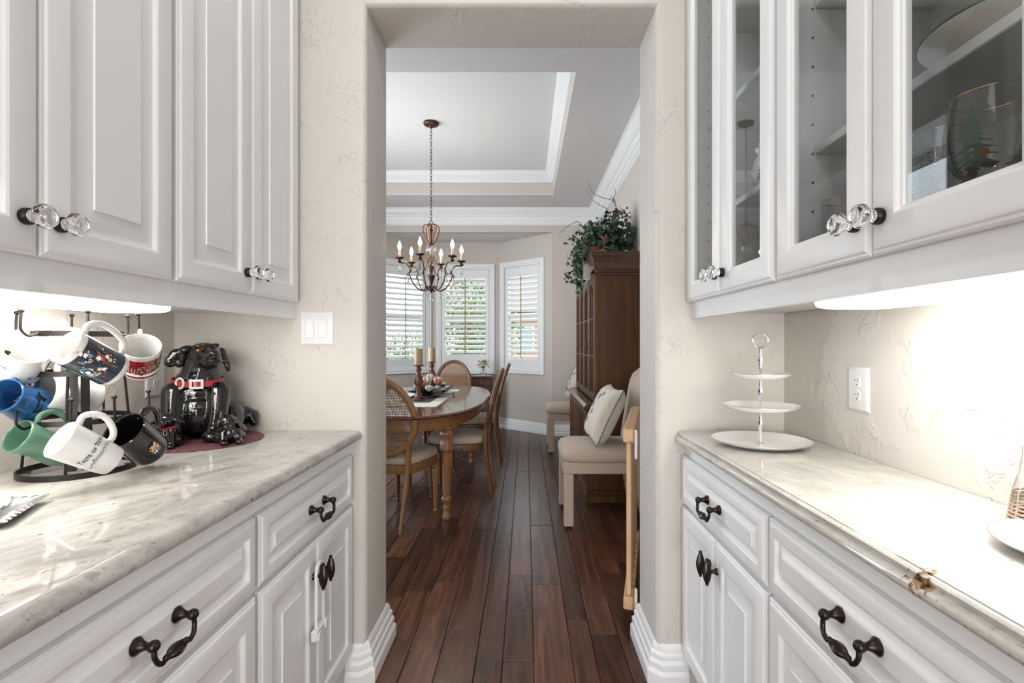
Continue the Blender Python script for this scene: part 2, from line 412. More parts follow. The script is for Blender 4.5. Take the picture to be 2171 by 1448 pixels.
# granite
def granite(name, base, amt, ang):
    m, nt, p = P(name, base, .045, coat=.15)
    co = wcoords(nt, (1, 1, 1), (0, 0, R(ang)))
    def noise(scale, sx, sy, det=4, dist=.6, rough=.6):
        mp = N(nt, 'ShaderNodeMapping'); mp.inputs['Scale'].default_value = (sx, sy, 1); L(nt, co, mp.inputs[0])
        n = N(nt, 'ShaderNodeTexNoise', i_Scale=scale, i_Detail=det, i_Roughness=rough, i_Distortion=dist); L(nt, mp.outputs[0], n.inputs['Vector']); return n.outputs[0]
    def mix(c, fac, col):
        mx = N(nt, 'ShaderNodeMix', data_type='RGBA'); L(nt, fac, mx.inputs[0]); L(nt, c, mx.inputs[6]); mx.inputs[7].default_value = (*col, 1); return mx.outputs[2]
    def times(f, k):
        mu = N(nt, 'ShaderNodeMath', operation='MULTIPLY'); L(nt, f, mu.inputs[0]); mu.inputs[1].default_value = k; return mu.outputs[0]
    base_n = noise(11, 1.0, .45, 6, 1.2, .68)
    c = ramp(nt, base_n, [(.30, tuple(x * (1 - .42 * amt) for x in base)), (.48, tuple(x * (1 - .12 * amt) for x in base)), (.60, base), (.8, tuple(min(.8, x * 1.14) for x in base))]).outputs[0]
    c = mix(c, times(ramp(nt, noise(58, 1.0, .30, 5, 1.4, .7), [(.55, (0, 0, 0)), (.66, (1, 1, 1))]).outputs[0], .55 * amt), (.30, .255, .215))
    c = mix(c, times(ramp(nt, noise(24, 1.0, .16, 5, 2.0, .7), [(.60, (0, 0, 0)), (.66, (1, 1, 1))]).outputs[0], .55 * amt), (.27, .235, .205))
    c = mix(c, times(ramp(nt, noise(150, 1.0, .35, 3, 1.0), [(.64, (0, 0, 0)), (.70, (1, 1, 1))]).outputs[0], .8 * amt), (.16, .13, .115))
    c = mix(c, times(ramp(nt, noise(13, 1, .8, 6, 3.0, .7), [(.60, (0, 0, 0)), (.68, (1, 1, 1))]).outputs[0], .5 * amt), (.33, .29, .24))
    c = mix(c, times(ramp(nt, noise(70, 1, .8, 1, .3), [(.745, (0, 0, 0)), (.77, (1, 1, 1))]).outputs[0], .9 * amt), (.15, .04, .04))
    L(nt, c, p.inputs['Base Color']); return m, nt, p, c
granite('granite', (.545, .53, .50), 1.0, 28)
m, nt, p, c = granite('granite_pale', (.54, .525, .49), .6, -20)
# one rusty stain in the right-hand counter's edge
g = N(nt, 'ShaderNodeNewGeometry'); vm = N(nt, 'ShaderNodeVectorMath', operation='DISTANCE'); L(nt, g.outputs['Position'], vm.inputs[0]); vm.inputs[1].default_value = (.548, .705, .90)
nn = N(nt, 'ShaderNodeTexNoise', i_Scale=95.0, i_Detail=3.0); L(nt, g.outputs['Position'], nn.inputs['Vector'])
mad = N(nt, 'ShaderNodeMath', operation='MULTIPLY_ADD'); mad.inputs[1].default_value = .11; L(nt, nn.outputs[0], mad.inputs[0]); L(nt, vm.outputs['Value'], mad.inputs[2])
rr = ramp(nt, mad.outputs[0], [(.062, (1, 1, 1)), (.078, (0, 0, 0))])
mx = N(nt, 'ShaderNodeMix', data_type='RGBA'); L(nt, rr.outputs[0], mx.inputs[0]); L(nt, c, mx.inputs[6])
n2 = N(nt, 'ShaderNodeTexNoise', i_Scale=160.0); L(nt, g.outputs['Position'], n2.inputs['Vector'])
r2 = ramp(nt, n2.outputs[0], [(.42, (.05, .035, .025)), (.6, (.42, .22, .08))]); L(nt, r2.outputs[0], mx.inputs[7]); L(nt, mx.outputs[2], p.inputs['Base Color'])

def fabric(name, c0, c1, scale, dots=False, rough=.85):
    m, nt, p = P(name, c0, rough, sheen=.2, spec=.2)
    co = coords(nt, 'Object')
    if dots:
        v = N(nt, 'ShaderNodeTexVoronoi', i_Scale=scale, i_Randomness=.15); L(nt, co, v.inputs['Vector'])
        r = ramp(nt, v.outputs['Distance'], [(.18, c1), (.26, c0)])
    else:
        v = N(nt, 'ShaderNodeTexNoise', i_Scale=scale, i_Detail=2.0); L(nt, co, v.inputs['Vector']); r = ramp(nt, v.outputs[0], [(.35, c0), (.65, c1)])
    L(nt, r.outputs[0], p.inputs['Base Color']); return m
fabric('seat_fabric', (.50, .425, .335), (.64, .57, .47), 58, True)
fabric('parsons_fabric', (.435, .345, .275), (.49, .40, .325), 95, True, .6)
fabric('pillow_fabric', (.53, .47, .395), (.58, .52, .44), 60)
m, nt, p = P('burgundy_mat', (.12, .035, .045), .55)
v = N(nt, 'ShaderNodeTexVoronoi', i_Scale=420.0); L(nt, coords(nt), v.inputs['Vector'])
r = ramp(nt, v.outputs['Color'], [(.2, (.075, .020, .028)), (.75, (.16, .055, .07)), (.97, (.5, .35, .38))]); L(nt, r.outputs[0], p.inputs['Base Color'])
bump(nt, p, v.outputs['Distance'], .6, .001)

# ================================================================== THE SETTING
YN, YF = 1.839, 2.123            # near and far face of the wall with the opening
XL, XR = -1.261, .93             # pantry walls
OL, OR_, OT = -.575, .472, 2.445  # the opening
ZC = 3.05
# ---- floor: a slab under planks of their own
floor = struct('floor', B().box(-3.6, 3.6, -4.3, 7.6, -.06, -.011), 'floor_wood')
rnd = random.Random(4)
PT = .018
def plank(x0, x1, y0, y1):
    g = .0009; b = B()
    dz = rnd.uniform(-.0012, .0008)
    b.box(-(x1 - x0) / 2 + g, (x1 - x0) / 2 - g, -(y1 - y0) / 2 + g, (y1 - y0) / 2 - g, -.0105, 0, c=.0028)
    o = mk('plank', b, 'floor_wood', floor, ang=20); o.location = ((x0 + x1) / 2, (y0 + y1) / 2, dz - .0005); return o
seams = [-.465, -.337, -.191, -.087, .033, .182, .275, .392]
cuts = {0: [2.62, 3.44, 4.6, 5.7], 1: [2.19, 3.35, 4.5, 5.5], 2: [1.98, 3.03, 4.39, 5.6], 3: [1.976, 2.70, 3.85, 4.9, 6.0], 4: [2.60, 3.45, 4.8, 5.9],
        5: [2.27, 3.22, 4.2, 5.3], 6: [2.16, 2.58, 3.6, 4.9]}
rows = [(seams[i], seams[i + 1], cuts[i]) for i in range(7)]
x = seams[0]
while x > -2.1:
    w = rnd.choice([.092, .127, .127, .148]); y = 2.3 + rnd.random() * .8; cu = []
    while y < 7.2: cu.append(y); y += rnd.uniform(.55, 1.25)
    rows.append((x - w, x, cu)); x -= w
x = seams[-1]
while x < .93:
    w = rnd.choice([.092, .127, .127, .148]); w = min(w, .94 - x) if .94 - x - w < .04 else w
    y = 2.25 + rnd.random() * .8; cu = []
    while y < 6.6: cu.append(y); y += rnd.uniform(.55, 1.25)
    rows.append((x, x + w, cu)); x += w
for (x0, x1, cu) in rows:
    xm = (x0 + x1) / 2
    y0 = 1.35 if -.60 < x0 and x1 < .56 else 2.0
    y1 = 6.85 if xm > .3 else (7.45 - max(0, xm + .371) * .9 if xm > -1.36 else 7.45 - max(0, -1.365 - xm) * .9)
    ys = [y0] + [c for c in cu if y0 + .15 < c < y1 - .15] + [y1]
    for a, b_ in zip(ys, ys[1:]): plank(x0, x1, a, b_)
# ---- pantry and kitchen shell
struct('wall_left', B().box(XL - .12, XL, .45, YN + .1, 0, ZC), 'wall_paint')
struct('wall_right', B().box(XR, XR + .12, .45, YN + .1, 0, ZC), 'wall_paint')
struct('wall_kitchen_left', B().box(-3.5, XL - .12, .35, .45, 0, ZC).box(-3.6, -3.5, -4.2, .45, 0, ZC), 'wall_paint')
struct('wall_kitchen_right', B().box(XR + .12, 3.5, .35, .45, 0, ZC).box(3.5, 3.6, -4.2, .45, 0, ZC), 'wall_paint')
struct('wall_kitchen_back', B().box(-3.6, 3.6, -4.3, -4.2, 0, ZC), 'wall_paint')
struct('ceiling', B().box(-3.6, 3.6, -4.3, YF - .05, ZC, ZC + .08), 'ceiling_paint')
# ---- wall with the rounded opening
b = B(); r = .026
prof = [(r - r * sin(pi / 2 * (1 - t)) if False else r * (1 - sin(pi / 2 * t)), YN + r * (1 - cos(pi / 2 * t))) for t in [i / 8 for i in range(9)]]
prof += [(r * .5 * (1 - cos(pi / 2 * t)) , YF - .013 * (1 - sin(pi / 2 * t))) for t in [i / 4 for i in range(5)]]
loops = []
for (o, y) in prof: loops.append([(OL - o, y, 0), (OL - o, y, OT + o), (OR_ + o, y, OT + o), (OR_ + o, y, 0)])
b.rings(loops, False)
for (lo, y, xa, xb) in ((loops[0], YN, XL - .12, XR + .12), (loops[-1], YF, -2.8, 1.06)):
    b.add([(xa, y, 0), lo[0], lo[1], (xa, y, lo[1][2])], [(0, 1, 2, 3)])
    b.add([lo[3], (xb, y, 0), (xb, y, lo[2][2]), lo[2]], [(0, 1, 2, 3)])
    b.add([(xa, y, lo[1][2]), lo[1], lo[2], (xb, y, lo[2][2]), (xb, y, ZC), (xa, y, ZC)], [(0, 1, 2, 3, 4, 5)])
struct('wall_front', b, 'wall_paint', ang=50)
# ---- dining room shell
DL, DR, YB = -2.68, .94, 6.76
ZS, ZT = 2.99, 3.255
struct('wall_dining_right', B().box(DR, DR + .12, YF, YB + .04, 0, ZT), 'dining_paint')
struct('wall_dining_left', B().box(DL - .12, DL, YF, YB + .04, 0, ZT), 'dining_paint')
BX0, BX1, BH = -2.086, .35, 2.69
b = B().box(BX1, DR + .12, YB, YB + .09, 0, ZS).box(DL - .12, BX0, YB, YB + .09, 0, ZS).box(BX0, BX1, YB, YB + .09, BH, ZS)
struct('wall_back', b, 'dining_paint')
TX0, TX1, TY0, TY1 = -2.065, .329, 3.33, 6.09
b = B()
for (m_, za, zb) in ((0, ZS + .012, ZT + .05), (1, ZS, ZS + .012)): b.box(DL, TX0, YF, YB, za, zb, m_).box(TX1, DR, YF, YB, za, zb, m_).box(TX0, TX1, YF, TY0, za, zb, m_).box(TX0, TX1, TY1, YB, za, zb, m_)
struct('ceiling_dining', b, ['dining_paint', 'soffit_paint'])
struct('ceiling_tray', B().box(TX0 - .05, TX1 + .05, TY0 - .05, TY1 + .05, ZT, ZT + .06), 'tray_paint')
struct('ceiling_bay', B().add([(BX0, YB + .09, BH), (BX1, YB + .09, BH), (-.371, 7.5, BH), (-1.365, 7.5, BH), (BX0, YB + .09, BH + .1), (BX1, YB + .09, BH + .1), (-.371, 7.5, BH + .1), (-1.365, 7.5, BH + .1)],
       [(0, 1, 2, 3), (4, 5, 6, 7), (0, 1, 5, 4), (1, 2, 6, 5), (2, 3, 7, 6), (3, 0, 4, 7)]), 'ceiling_paint')
# ---- mouldings
CROWN = [(0, 0), (.118, 0), (.118, -.016), (.110, -.016), (.110, -.026), (.104, -.030), (.100, -.040), (.085, -.062), (.070, -.078), (.062, -.084), (.062, -.094), (.054, -.094), (.054, -.104), (.046, -.110), (.040, -.120), (.036, -.134), (.036, -.142), (.028, -.142), (.028, -.152), (.022, -.158), (.022, -.186), (.014, -.186), (.014, -.198), (.006, -.206), (0, -.21)]
struct('trim_crown', B().sweep([(DL, YF), (DL, YB), (DR, YB), (DR, YF)], CROWN, side=-1, closed=True, z0=ZS), 'white_trim', ang=25)
CR2 = [(0, 0), (.09, 0), (.09, -.014), (.082, -.024), (.076, -.036), (.058, -.062), (.044, -.072), (.044, -.082), (.030, -.094), (.018, -.104), (.012, -.118), (0, -.12)]
struct('trim_tray', B().sweep([(TX0, TY0), (TX0, TY1), (TX1, TY1), (TX1, TY0)], CR2, side=-1, closed=True, z0=ZT), 'white_trim', ang=25)
BASE = [(0, 0), (.031, 0), (.031, .046), (.025, .056), (.021, .060), (.025, .066), (.025, .082), (.018, .090), (.016, .097), (.019, .102), (.018, .112), (.011, .120), (.011, .132), (.006, .143), (.003, .148), (0, .148)]
struct('baseboard_left', B().sweep([(-.64, YN), (OL - .024, YN), (OL, YN + .024), (OL, YF), (-1.2, YF)], BASE, side=-1), 'white_trim', ang=25)
struct('baseboard_right', B().sweep([(.58, YN), (OR_ + .024, YN), (OR_, YN + .024), (OR_, YF), (.94, YF)], BASE, side=1), 'white_trim', ang=25)
PB = [(BX0, YB + .05), (-1.365, 7.45), (-.371, 7.45), (BX1, YB + .05), (BX1, YB), (DR, YB), (DR, YF)]
struct('baseboard_bay', B().sweep(PB, BASE, side=-1), 'white_trim', ang=25)
struct('baseboard_dining_left', B().sweep([(DL, YF), (DL, YB), (BX0, YB), (BX0, YB + .05)], BASE, side=-1), 'white_trim', ang=25)

# ---- bay walls with shuttered windows
def bay(side, num, p0, p1, t0, t1, zt, zb, rb=.115, rt=.12):
    p0 = V(p0); p1 = V(p1); d = (p1 - p0); ln = d.length; d = d / ln; nrm = V((d.y, -d.x))     # nrm: into the room
    if nrm.y > 0: nrm = -nrm
    fn = lambda t, z, o: (p0.x + d.x * t + nrm.x * o, p0.y + d.y * t + nrm.y * o, z)
    def bx(b, ta, tb, za, zc, oa, ob, c=0):
        q = B().box(ta, tb, oa, ob, za, zc, c=c); b.v_ = None
        vs = [fn(v[0], v[2], v[1]) for v in q.v]; return b.add(vs, q.f)
    cw = .062; a, e = t0 + cw, t1 - cw; lo, hi = zb + cw, zt - cw           # hole
    w = B(); ex = .06
    bx(w, -ex, a, 0, BH + .1, -.12, 0); bx(w, e, ln + ex, 0, BH + .1, -.12, 0); bx(w, a, e, 0, lo, -.12, 0); bx(w, a, e, hi, BH + .1, -.12, 0)
    struct('wall_' + side, w, 'dining_paint')
    c = (p0 + p1) / 2
    root = sempty('window_%d' % num, (c.x, c.y, zb))
    def part(name, b, mat, ang=30, parent=root, **k): return mk(name, b, mat, parent, w=True, ang=ang, **k)
    # casing: stepped moulding round the hole
    cas = [(0, 0), (0, .018), (.006, .024), (.014, .024), (.018, .019), (.034, .016), (.040, .021), (.048, .021), (.052, .014), (.064, .012), (.064, -.05)]
    part('casing', B().nested(t0, t1, zb, zt, cas, fn, fill=False), 'white_trim', ang=20)
    fr = [(0, -.05), (0, .004), (.006, .008), (.016, .008), (.016, -.02), (.024, -.02), (.024, -.05)]
    part('shutter_frame', B().nested(a - .002, e + .002, lo - .002, hi + .002, fr, fn, fill=False), 'white_trim')
    s0, s1 = a + .024, e - .024; st = .048; z0, z1 = lo + .026, hi - .026
    for (u, v_) in ((s0, s0 + st), (s1 - st, s1)):
        q = B(); bx(q, u, v_, z0, z1, -.034, -.006, .003); part('stile', q, 'white_trim')
    for (u, v_) in ((z0, z0 + rb), (z1 - rt, z1)):
        q = B(); bx(q, s0 + st, s1 - st, u, v_, -.033, -.007, .002); part('rail', q, 'white_trim')
    la, lb = s0 + st + .003, s1 - st - .003; L0, L1 = z0 + rb, z1 - rt
    n = max(8, round((L1 - L0) / .0745)); pit = (L1 - L0) / n; me = None; tl = R(36)
    sec = [(-.040, 0), (-.02, .0052), (0, .006), (.02, .0052), (.040, 0), (.02, -.0052), (0, -.006), (-.02, -.0052)]
    for i in range(n):
        z = L0 + pit * (i + .5)
        if me is None:
            q = B(); rr = []
            for t in (la, lb):
                # room edge hangs lower
                rr.append([tuple(V(fn(t, 0, -.02 + (o * cos(tl) + h * sin(tl)))) - V((c.x, c.y, 0)) + V((0, 0, -o * sin(tl) + h * cos(tl)))) for (o, h) in sec])
            q.rings(rr, True, 0, True, True); me = mesh('louver', q, 'white_trim', 30)
        inst('louver', me, root, loc=(0, 0, z - zb))
    q = B(); tm = (la + lb) / 2; bx(q, tm - .006, tm + .006, L0 + .02, L1 - .008, .016, .026, .003); part('tilt_rod', q, 'chair_wood', label='thin brown tilt rod')
    # the sash and its pane behind
    sa = [(0, -.118), (0, -.075), (.03, -.075), (.03, -.118)]
    part('sash', B().nested(a, e, lo, hi, sa, fn, fill=False), 'white_trim')
    q = B(); bx(q, a, e, (lo + hi) / 2 - .016, (lo + hi) / 2 + .016, -.112, -.08); part('meeting_rail', q, 'white_trim')
    q = B(); bx(q, a + .02, e - .02, lo + .02, hi - .02, -.1, -.097); part('pane', q, 'pane')
    return root
bay('bay_left', 1, (-1.365, 7.45), (-2.086, 6.80), .0146, .846, 2.384, .795)
bay('bay_center', 2, (-1.365, 7.45), (-.371, 7.45), .06, .918, 2.377, .775, .20, .115)
bay('bay_right', 3, (-.371, 7.45), (.35, 6.80), .0146, .846, 2.384, .795)

# ================================================================== BUILT-IN CABINETS
XB = {-1: -.612, 1: .553}     # plane of the base doors
XU = {-1: -.803, 1: .5695}    # plane of the upper doors
WX = {-1: XL, 1: XR}
DT = .02
RAISED = [(0, -DT), (0, -.008), (.003, -.005), (.007, -.0045), (.010, -.0015), (.016, 0), (.052, 0), (.056, -.002), (.060, -.008), (.066, -.0095), (.070, -.0095), (.100, -.0025), (.1025, -.0025), (.1035, .0005)]
DRAWER = [(0, -DT), (0, -.008), (.003, -.005), (.007, -.0045), (.010, -.0015), (.016, 0), (.034, 0), (.037, -.002), (.040, -.008), (.045, -.0095), (.048, -.0095), (.064, -.0025), (.066, -.0025), (.0665, .0003)]
GLAZED = [(0, -DT), (0, -.008), (.003, -.005), (.007, -.0045), (.010, -.0015), (.016, 0), (.056, 0), (.059, -.002), (.062, -.006), (.066, -.007), (.068, -.010), (.068, -DT)]
def fnside(sd, X): return lambda u, v, d: (X - sd * d, u, v)
def fluted(b, pts, rad, n=16, fl=8, fd=.10):
    pts = [V(p) for p in pts]; ax = (pts[-1] - pts[0]).normalized(); u = ax.orthogonal().normalized(); w = ax.cross(u); rs = []
    for p, r in zip(pts, rad):
        rs.append([p + u * (r * (1 + fd * cos(fl * 2 * pi * j / n)) * cos(2 * pi * j / n)) + w * (r * (1 + fd * cos(fl * 2 * pi * j / n)) * sin(2 * pi * j / n)) for j in range(n)])
    b.rings(rs, True, 0, True, True)
def bail_pull(door, sd, X, y, z):
    """bail pull: two posts and a drooping fluted grip"""
    fn = fnside(sd, X); hw = .0475
    for s in (-1, 1):
        q = B()
        pr = [(.0135, 0), (.0145, .003), (.012, .006), (.009, .010), (.0065, .016), (.0060, .020), (.0068, .022), (.0092, .026), (.0098, .030), (.0085, .034), (.004, .0375)]
        M = Mx(((0, 0, -sd), (1, 0, 0), (0, 1, 0)))
        q.lathe(pr, 16, org=(X, y + s * hw, z), mat=M); mk('pull_post', q, 'bronze', door, w=True, ang=40)
    q = B()
    def pt(u, v, d): return V(fn(y + u, z + v, d))
    dp = .030
    for s in (-1, 1):
        p = spline([pt(s * hw, -.004, dp), pt(s * (hw + .001), -.017, dp + .001), pt(s * (hw - .005), -.030, dp + .003), pt(s * (hw - .015), -.036, dp + .003), pt(s * (hw - .023), -.032, dp + .003)], 4)
        q.tube(p, [.0042] * (len(p) - 5) + [.0042, .0038, .0035, .004, .0045], 8)
        q.ball(pt(s * .0245, -.032, dp + .003), .0058, 10)
    us = [-.024, -.020, -.014, -.007, 0, .007, .014, .020, .024]; rd = [.003, .0055, .0080, .0096, .0102, .0096, .0080, .0055, .003]
    fluted(q, [pt(u, -.032, dp + .003) for u in us], rd, 24, 8, .09)
    mk('pull_grip', q, 'bronze', door, w=True, ang=50)
def spindle_knob(door, sd, X, y, z):
    q = B(); M = Mx(((0, 0, -sd), (1, 0, 0), (0, 1, 0)))
    q.lathe([(.0105, 0), (.0105, .003), (.007, .007), (.005, .014), (.0062, .020), (.0088, .026)], 14, org=(X, y, z), mat=M)
    xx = X - sd * .029; zs = [-.040, -.0375, -.035, -.030, -.020, -.008, 0, .010, .020, .028, .032, .035, .038]; rd = [.003, .005, .0038, .0062, .0098, .0118, .0122, .0112, .0086, .0058, .0042, .0052, .002]
    fluted(q, [(xx, y, z + a) for a in zs], rd, 24, 8, .08)
    mk('knob', q, 'bronze', door, w=True, ang=50)
def crystal_knob(door, sd, X, y, z):
    M = Mx(((0, 0, -sd), (1, 0, 0), (0, 1, 0)))
    q = B().lathe([(.0125, 0), (.0135, .002), (.0135, .009), (.0115, .012), (.004, .012)], 20, org=(X, y, z), mat=M); mk('knob_base', q, 'black_iron', door, w=True)
    q = B()
    for k in range(14):
        a = 2 * pi * k / 14; q.ball((X - sd * .0135, y + .0088 * cos(a), z + .0088 * sin(a)), .0016, 6)
    q.lathe([(.0085, .0118), (.0105, .0125), (.0105, .0145), (.0085, .0152)], 20, org=(X, y, z), mat=M); mk('crystal_collar', q, 'chrome', door, w=True)
    q = B().lathe([(.0, .0150), (.0085, .0150), (.0078, .019), (.0105, .0225), (.0165, .0260), (.0198, .0310), (.0200, .0340), (.0182, .0400), (.0140, .0435), (.0132, .0437), (.0120, .0426), (.0070, .0405), (0, .0400)], 24, org=(X, y, z), mat=M)
    mk('crystal_knob', q, 'glass', door, w=True, ang=25)

SIDE = {-1: 'left', 1: 'right'}
UN = [(1.187, 1.822, 1.839), (.528, 1.172, 1.1795)]      # door zone and end of each unit
def base_unit(sd, k):
    y0, y1, ye = UN[k]; ys = y0 - (.0075 if k == 0 else .02); X = XB[sd]; fn = fnside(sd, X); fr = X + sd * (DT + .001)
    lab = {(-1, 0): 'far white base cabinet under the granite counter, a strap lock hanging from its knob',
           (-1, 1): 'nearer white base cabinet under the counter with the mug tree',
           (1, 0): 'white base cabinet under the tiered plate stand, beside the opening',
           (1, 1): 'nearer white base cabinet under the rust-stained counter edge'}[(sd, k)]
    root = thing('base_cabinet', lab, 'cabinet', ((fr + WX[sd]) / 2, (ys + ye) / 2, 0), 0, 'white base cabinets')
    b = B().box(fr, WX[sd] - sd * .002, ys + .0005, ye - .0005, .10, .8835).box(fr + sd * .06, WX[sd] - sd * .002, ys + .001, ye - .001, 0, .10)
    mk('cabinet_body', b, 'cabinet_paint', root, w=True)
    d = mk('drawer', B().nested(y0, y1, .662, .829, DRAWER, fn, back=True), 'cabinet_paint', root, w=True, ang=18)
    ym = (y0 + y1) / 2
    bail_pull(d, sd, X, ym, .752)
    for (a, c, kn) in ((y0, ym - .002, ym - .028), (ym + .002, y1, ym + .028)):
        dd = mk('door', B().nested(a, c, .125, .648, RAISED, fn, back=True), 'cabinet_paint', root, w=True, ang=18)
        spindle_knob(dd, sd, X, kn, .555 if sd < 0 else .568)
    return root
def counter(sd):
    e = -.588 if sd < 0 else .5356; y0, y1 = .46, YN - .001; w = WX[sd] - sd * .002
    # front edge profile: (x offset from the edge towards the wall, z)
    if sd < 0: pr = [(.014, .880), (.004, .882), (0, .889), (.0005, .899), (.004, .907), (.010, .9125), (.020, .914)]
    else: pr = [(.014, .876), (.004, .8775), (.0005, .882), (0, .887), (.002, .892), (.007, .8965), (.012, .8985), (.0125, .9015), (.0095, .9035), (.009, .907), (.012, .9105), (.017, .9115), (.0175, .9135), (.026, .914)]
    sec = [(e + sd * o, z) for (o, z) in pr] + [(w, .914), (w, .884), (e + sd * .03, .884)]
    b = B().rings([[(x_, y, z) for (x_, z) in sec] for y in (y0, y1)], True, 0, True, True)
    lab = 'polished cream granite countertop carrying the mug tree and black dog jar' if sd < 0 else 'pale granite countertop with a rusty stain in its ogee edge, under the plate stand'
    tag(mk('countertop', b, 'granite' if sd < 0 else 'granite_pale', ang=40), lab, 'countertop')
def frame_box(root, sd, X, ys, ye, z0, z1, open_):
    fr = X + sd * (DT + .001); w = WX[sd] - sd * .002
    if not open_:
        return mk('cabinet_body', B().box(fr, w, ys + .0005, ye - .0005, z0 + .02, z1).box(fr, fr + sd * .02, ys + .0005, ye - .0005, z0, z0 + .02), 'cabinet_paint', root, w=True)
    t = .018; b = B()
    b.box(w, w - sd * .008, ys + .001, ye - .001, z0 + .02, z1, 1)
    for (a, c) in ((ys + .0005, ys + t), (ye - t, ye - .0005)): b.box(fr + sd * .019, w, a, c, z0 + .02, z1, 1)
    b.box(fr + sd * .019, w, ys + t, ye - t, z0 + .02, z0 + .038, 1).box(fr + sd * .019, w, ys + t, ye - t, z1 - .02, z1, 1)
    # face frame
    b.box(fr, fr + sd * .019, ys + .0005, ys + .03, z0, z1).box(fr, fr + sd * .019, ye - .03, ye - .0005, z0, z1)
    b.box(fr, fr + sd * .019, ys + .03, ye - .03, z0, z0 + .066).box(fr, fr + sd * .019, ys + .03, ye - .03, z1 - .04, z1)
    return mk('cabinet_body', b, ['cabinet_paint', 'interior_white'], root, w=True)
ZU0, ZU1 = 1.314, 2.80
def upper_unit(sd, k):
    y0, y1, ye = UN[k]; ys = y0 - (.0075 if k == 0 else .02); X = XU[sd]; fn = fnside(sd, X); fr = X + sd * (DT + .001)
    lab = {(-1, 0): 'white wall cabinet above the dog jar, narrow raised panel doors',
           (-1, 1): 'nearer white wall cabinet above the mug tree, raised panel doors',
           (1, 0): 'white glass-door wall cabinet above the tiered stand, holding a jug and mug',
           (1, 1): 'nearer white glass-door wall cabinet, holding goblets and a platter'}[(sd, k)]
    root = thing('wall_cabinet', lab, 'cabinet', ((fr + WX[sd]) / 2, (ys + ye) / 2, ZU0), 0, 'white wall cabinets')
    frame_box(root, sd, X, ys, ye, ZU0, ZU1, sd > 0)
    if sd > 0:
        for z in (1.655, 1.985, 2.33):
            q = B().box(X + .085, XR - .012, ys + .022, ye - .022, z, z + .02, c=.002); mk('shelf', q, 'interior_white', root, w=True)
        q = B()
        for yy, s in ((ye - .0182, -1), (ys + .0182, 1)):
            for xx in (X + .082, XR - .07):
                for i in range(18):
                    z = 1.46 + .0657 * i
                    q.lathe([(.003, 0), (.003, .0008), (0, .0008)], 6, org=(xx, yy, z), mat=Mx(((1, 0, 0), (0, 0, s), (0, 1, 0))))
        mk('pin_hole', q, 'slot_dark', root, w=True, kind='stuff')
    ym = (y0 + y1) / 2; zb, zt = 1.372, 2.76
    for (a, c, kn) in ((y0, ym - .0015, ym - .030), (ym + .0015, y1, ym + .030)):
        dd = mk('door', B().nested(a, c, zb, zt, RAISED if sd < 0 else GLAZED, fn, fill=sd < 0, back=sd < 0), 'cabinet_paint', root, w=True, ang=18)
        if sd > 0: mk('pane', B().box(X + .011, X + .014, a + .066, c - .066, zb + .066, zt - .066), 'pane', dd, w=True)
        crystal_knob(dd, sd, X, kn, 1.431)
    return root
for sd in (-1, 1):
    for k in (0, 1): base_unit(sd, k); upper_unit(sd, k)
    counter(sd)
# ---- under-cabinet lights
def strip(sd, xa, xb, ya, yb, z, lab):
    zt = ZU0 + .0198
    root = thing('under_cabinet_light', lab, 'light', ((xa + xb) / 2, (ya + yb) / 2, z))
    mk('light_housing', B().box(xa, xb, ya, yb, zt - .006, zt, c=.001).box(xa, xb, ya - .004, ya, z, zt, c=.001), 'white_plastic', root, w=True)
    # glowing lens: a shallow rounded trough under the housing
    x0, x1 = min(xa, xb) + .002, max(xa, xb) - .002; zz = zt - .0065; d = zz - z; n = 12; rs = []
    for y in (ya + .001, yb - .001):
        rs.append([((x0 + x1) / 2 - (x1 - x0) / 2 * math.copysign(abs(cos(pi * i / n)) ** .45, cos(pi * i / n)), y, zz - d * abs(sin(pi * i / n)) ** .45) for i in range(n + 1)])
    mk('diffuser', B().rings(rs, True, 0, True, True), 'diffuser', root, w=True, label='glowing white diffuser')
strip(-1, -.960, -1.165, .56, 1.39, 1.309, 'white strip light glowing under the wall cabinet above the mugs')
strip(1, .655, .845, .56, 1.165, 1.304, 'white strip light glowing under the glass-door cabinet')

# ================================================================== PANTRY: PLATES ON THE WALLS
def outlet(sd, y, z, lab):
    X = WX[sd]; fn = fnside(sd, X)
    root = thing('wall_outlet', lab, 'outlet', (X, y, z))
    mk('cover_plate', B().nested(y - .044, y + .044, z - .062, z + .062, [(0, .0003), (0, .002), (.002, .0045), (.006, .0068), (.010, .0072)], fn, back=True), 'white_plastic', root, w=True, ang=25)
    for s in (-1, 1):
        zc = z + s * .0195
        def rr(h, w_, d, n=20):
            out = []
            for i in range(n):
                a = 2 * pi * i / n; out.append(fn(y + w_ * max(-.86, min(.86, cos(a))) , zc + h * sin(a), d))
            return out
        q = B().rings([rr(.0168, .0172, .0070), rr(.0168, .0172, .0086), rr(.0158, .0162, .0092)], True, 0, False, True)
        so = mk('socket', q, 'white_plastic', root, w=True, ang=25)
        q = B()
        for dy, h in ((-.0062, .0085), (.0062, .0068)):
            f = fn(y + dy - .001, zc + .001, .0090); g = fn(y + dy + .001, zc + .001 + h, .0094)
            q.box(f[0], g[0], f[1], g[1], f[2], g[2])
        M = Mx(((0, 0, -sd), (1, 0, 0), (0, 1, 0)))
        q.lathe([(.0023, .009), (.0023, .0094)], 8, org=(X, y, zc - .0075), mat=M)
        mk('slot', q, 'slot_dark', so, w=True)
    return root
outlet(-1, 1.739, 1.108, 'white double outlet on the wall behind the mugs')
outlet(1, 1.424, 1.100, 'white double outlet on the right wall past the tiered stand')
root = thing('light_switch', 'white double rocker switch plate on the wall left of the opening', 'switch', (-.749, YN, 1.279))
fs = lambda u, v, d: (u, YN - d, v)
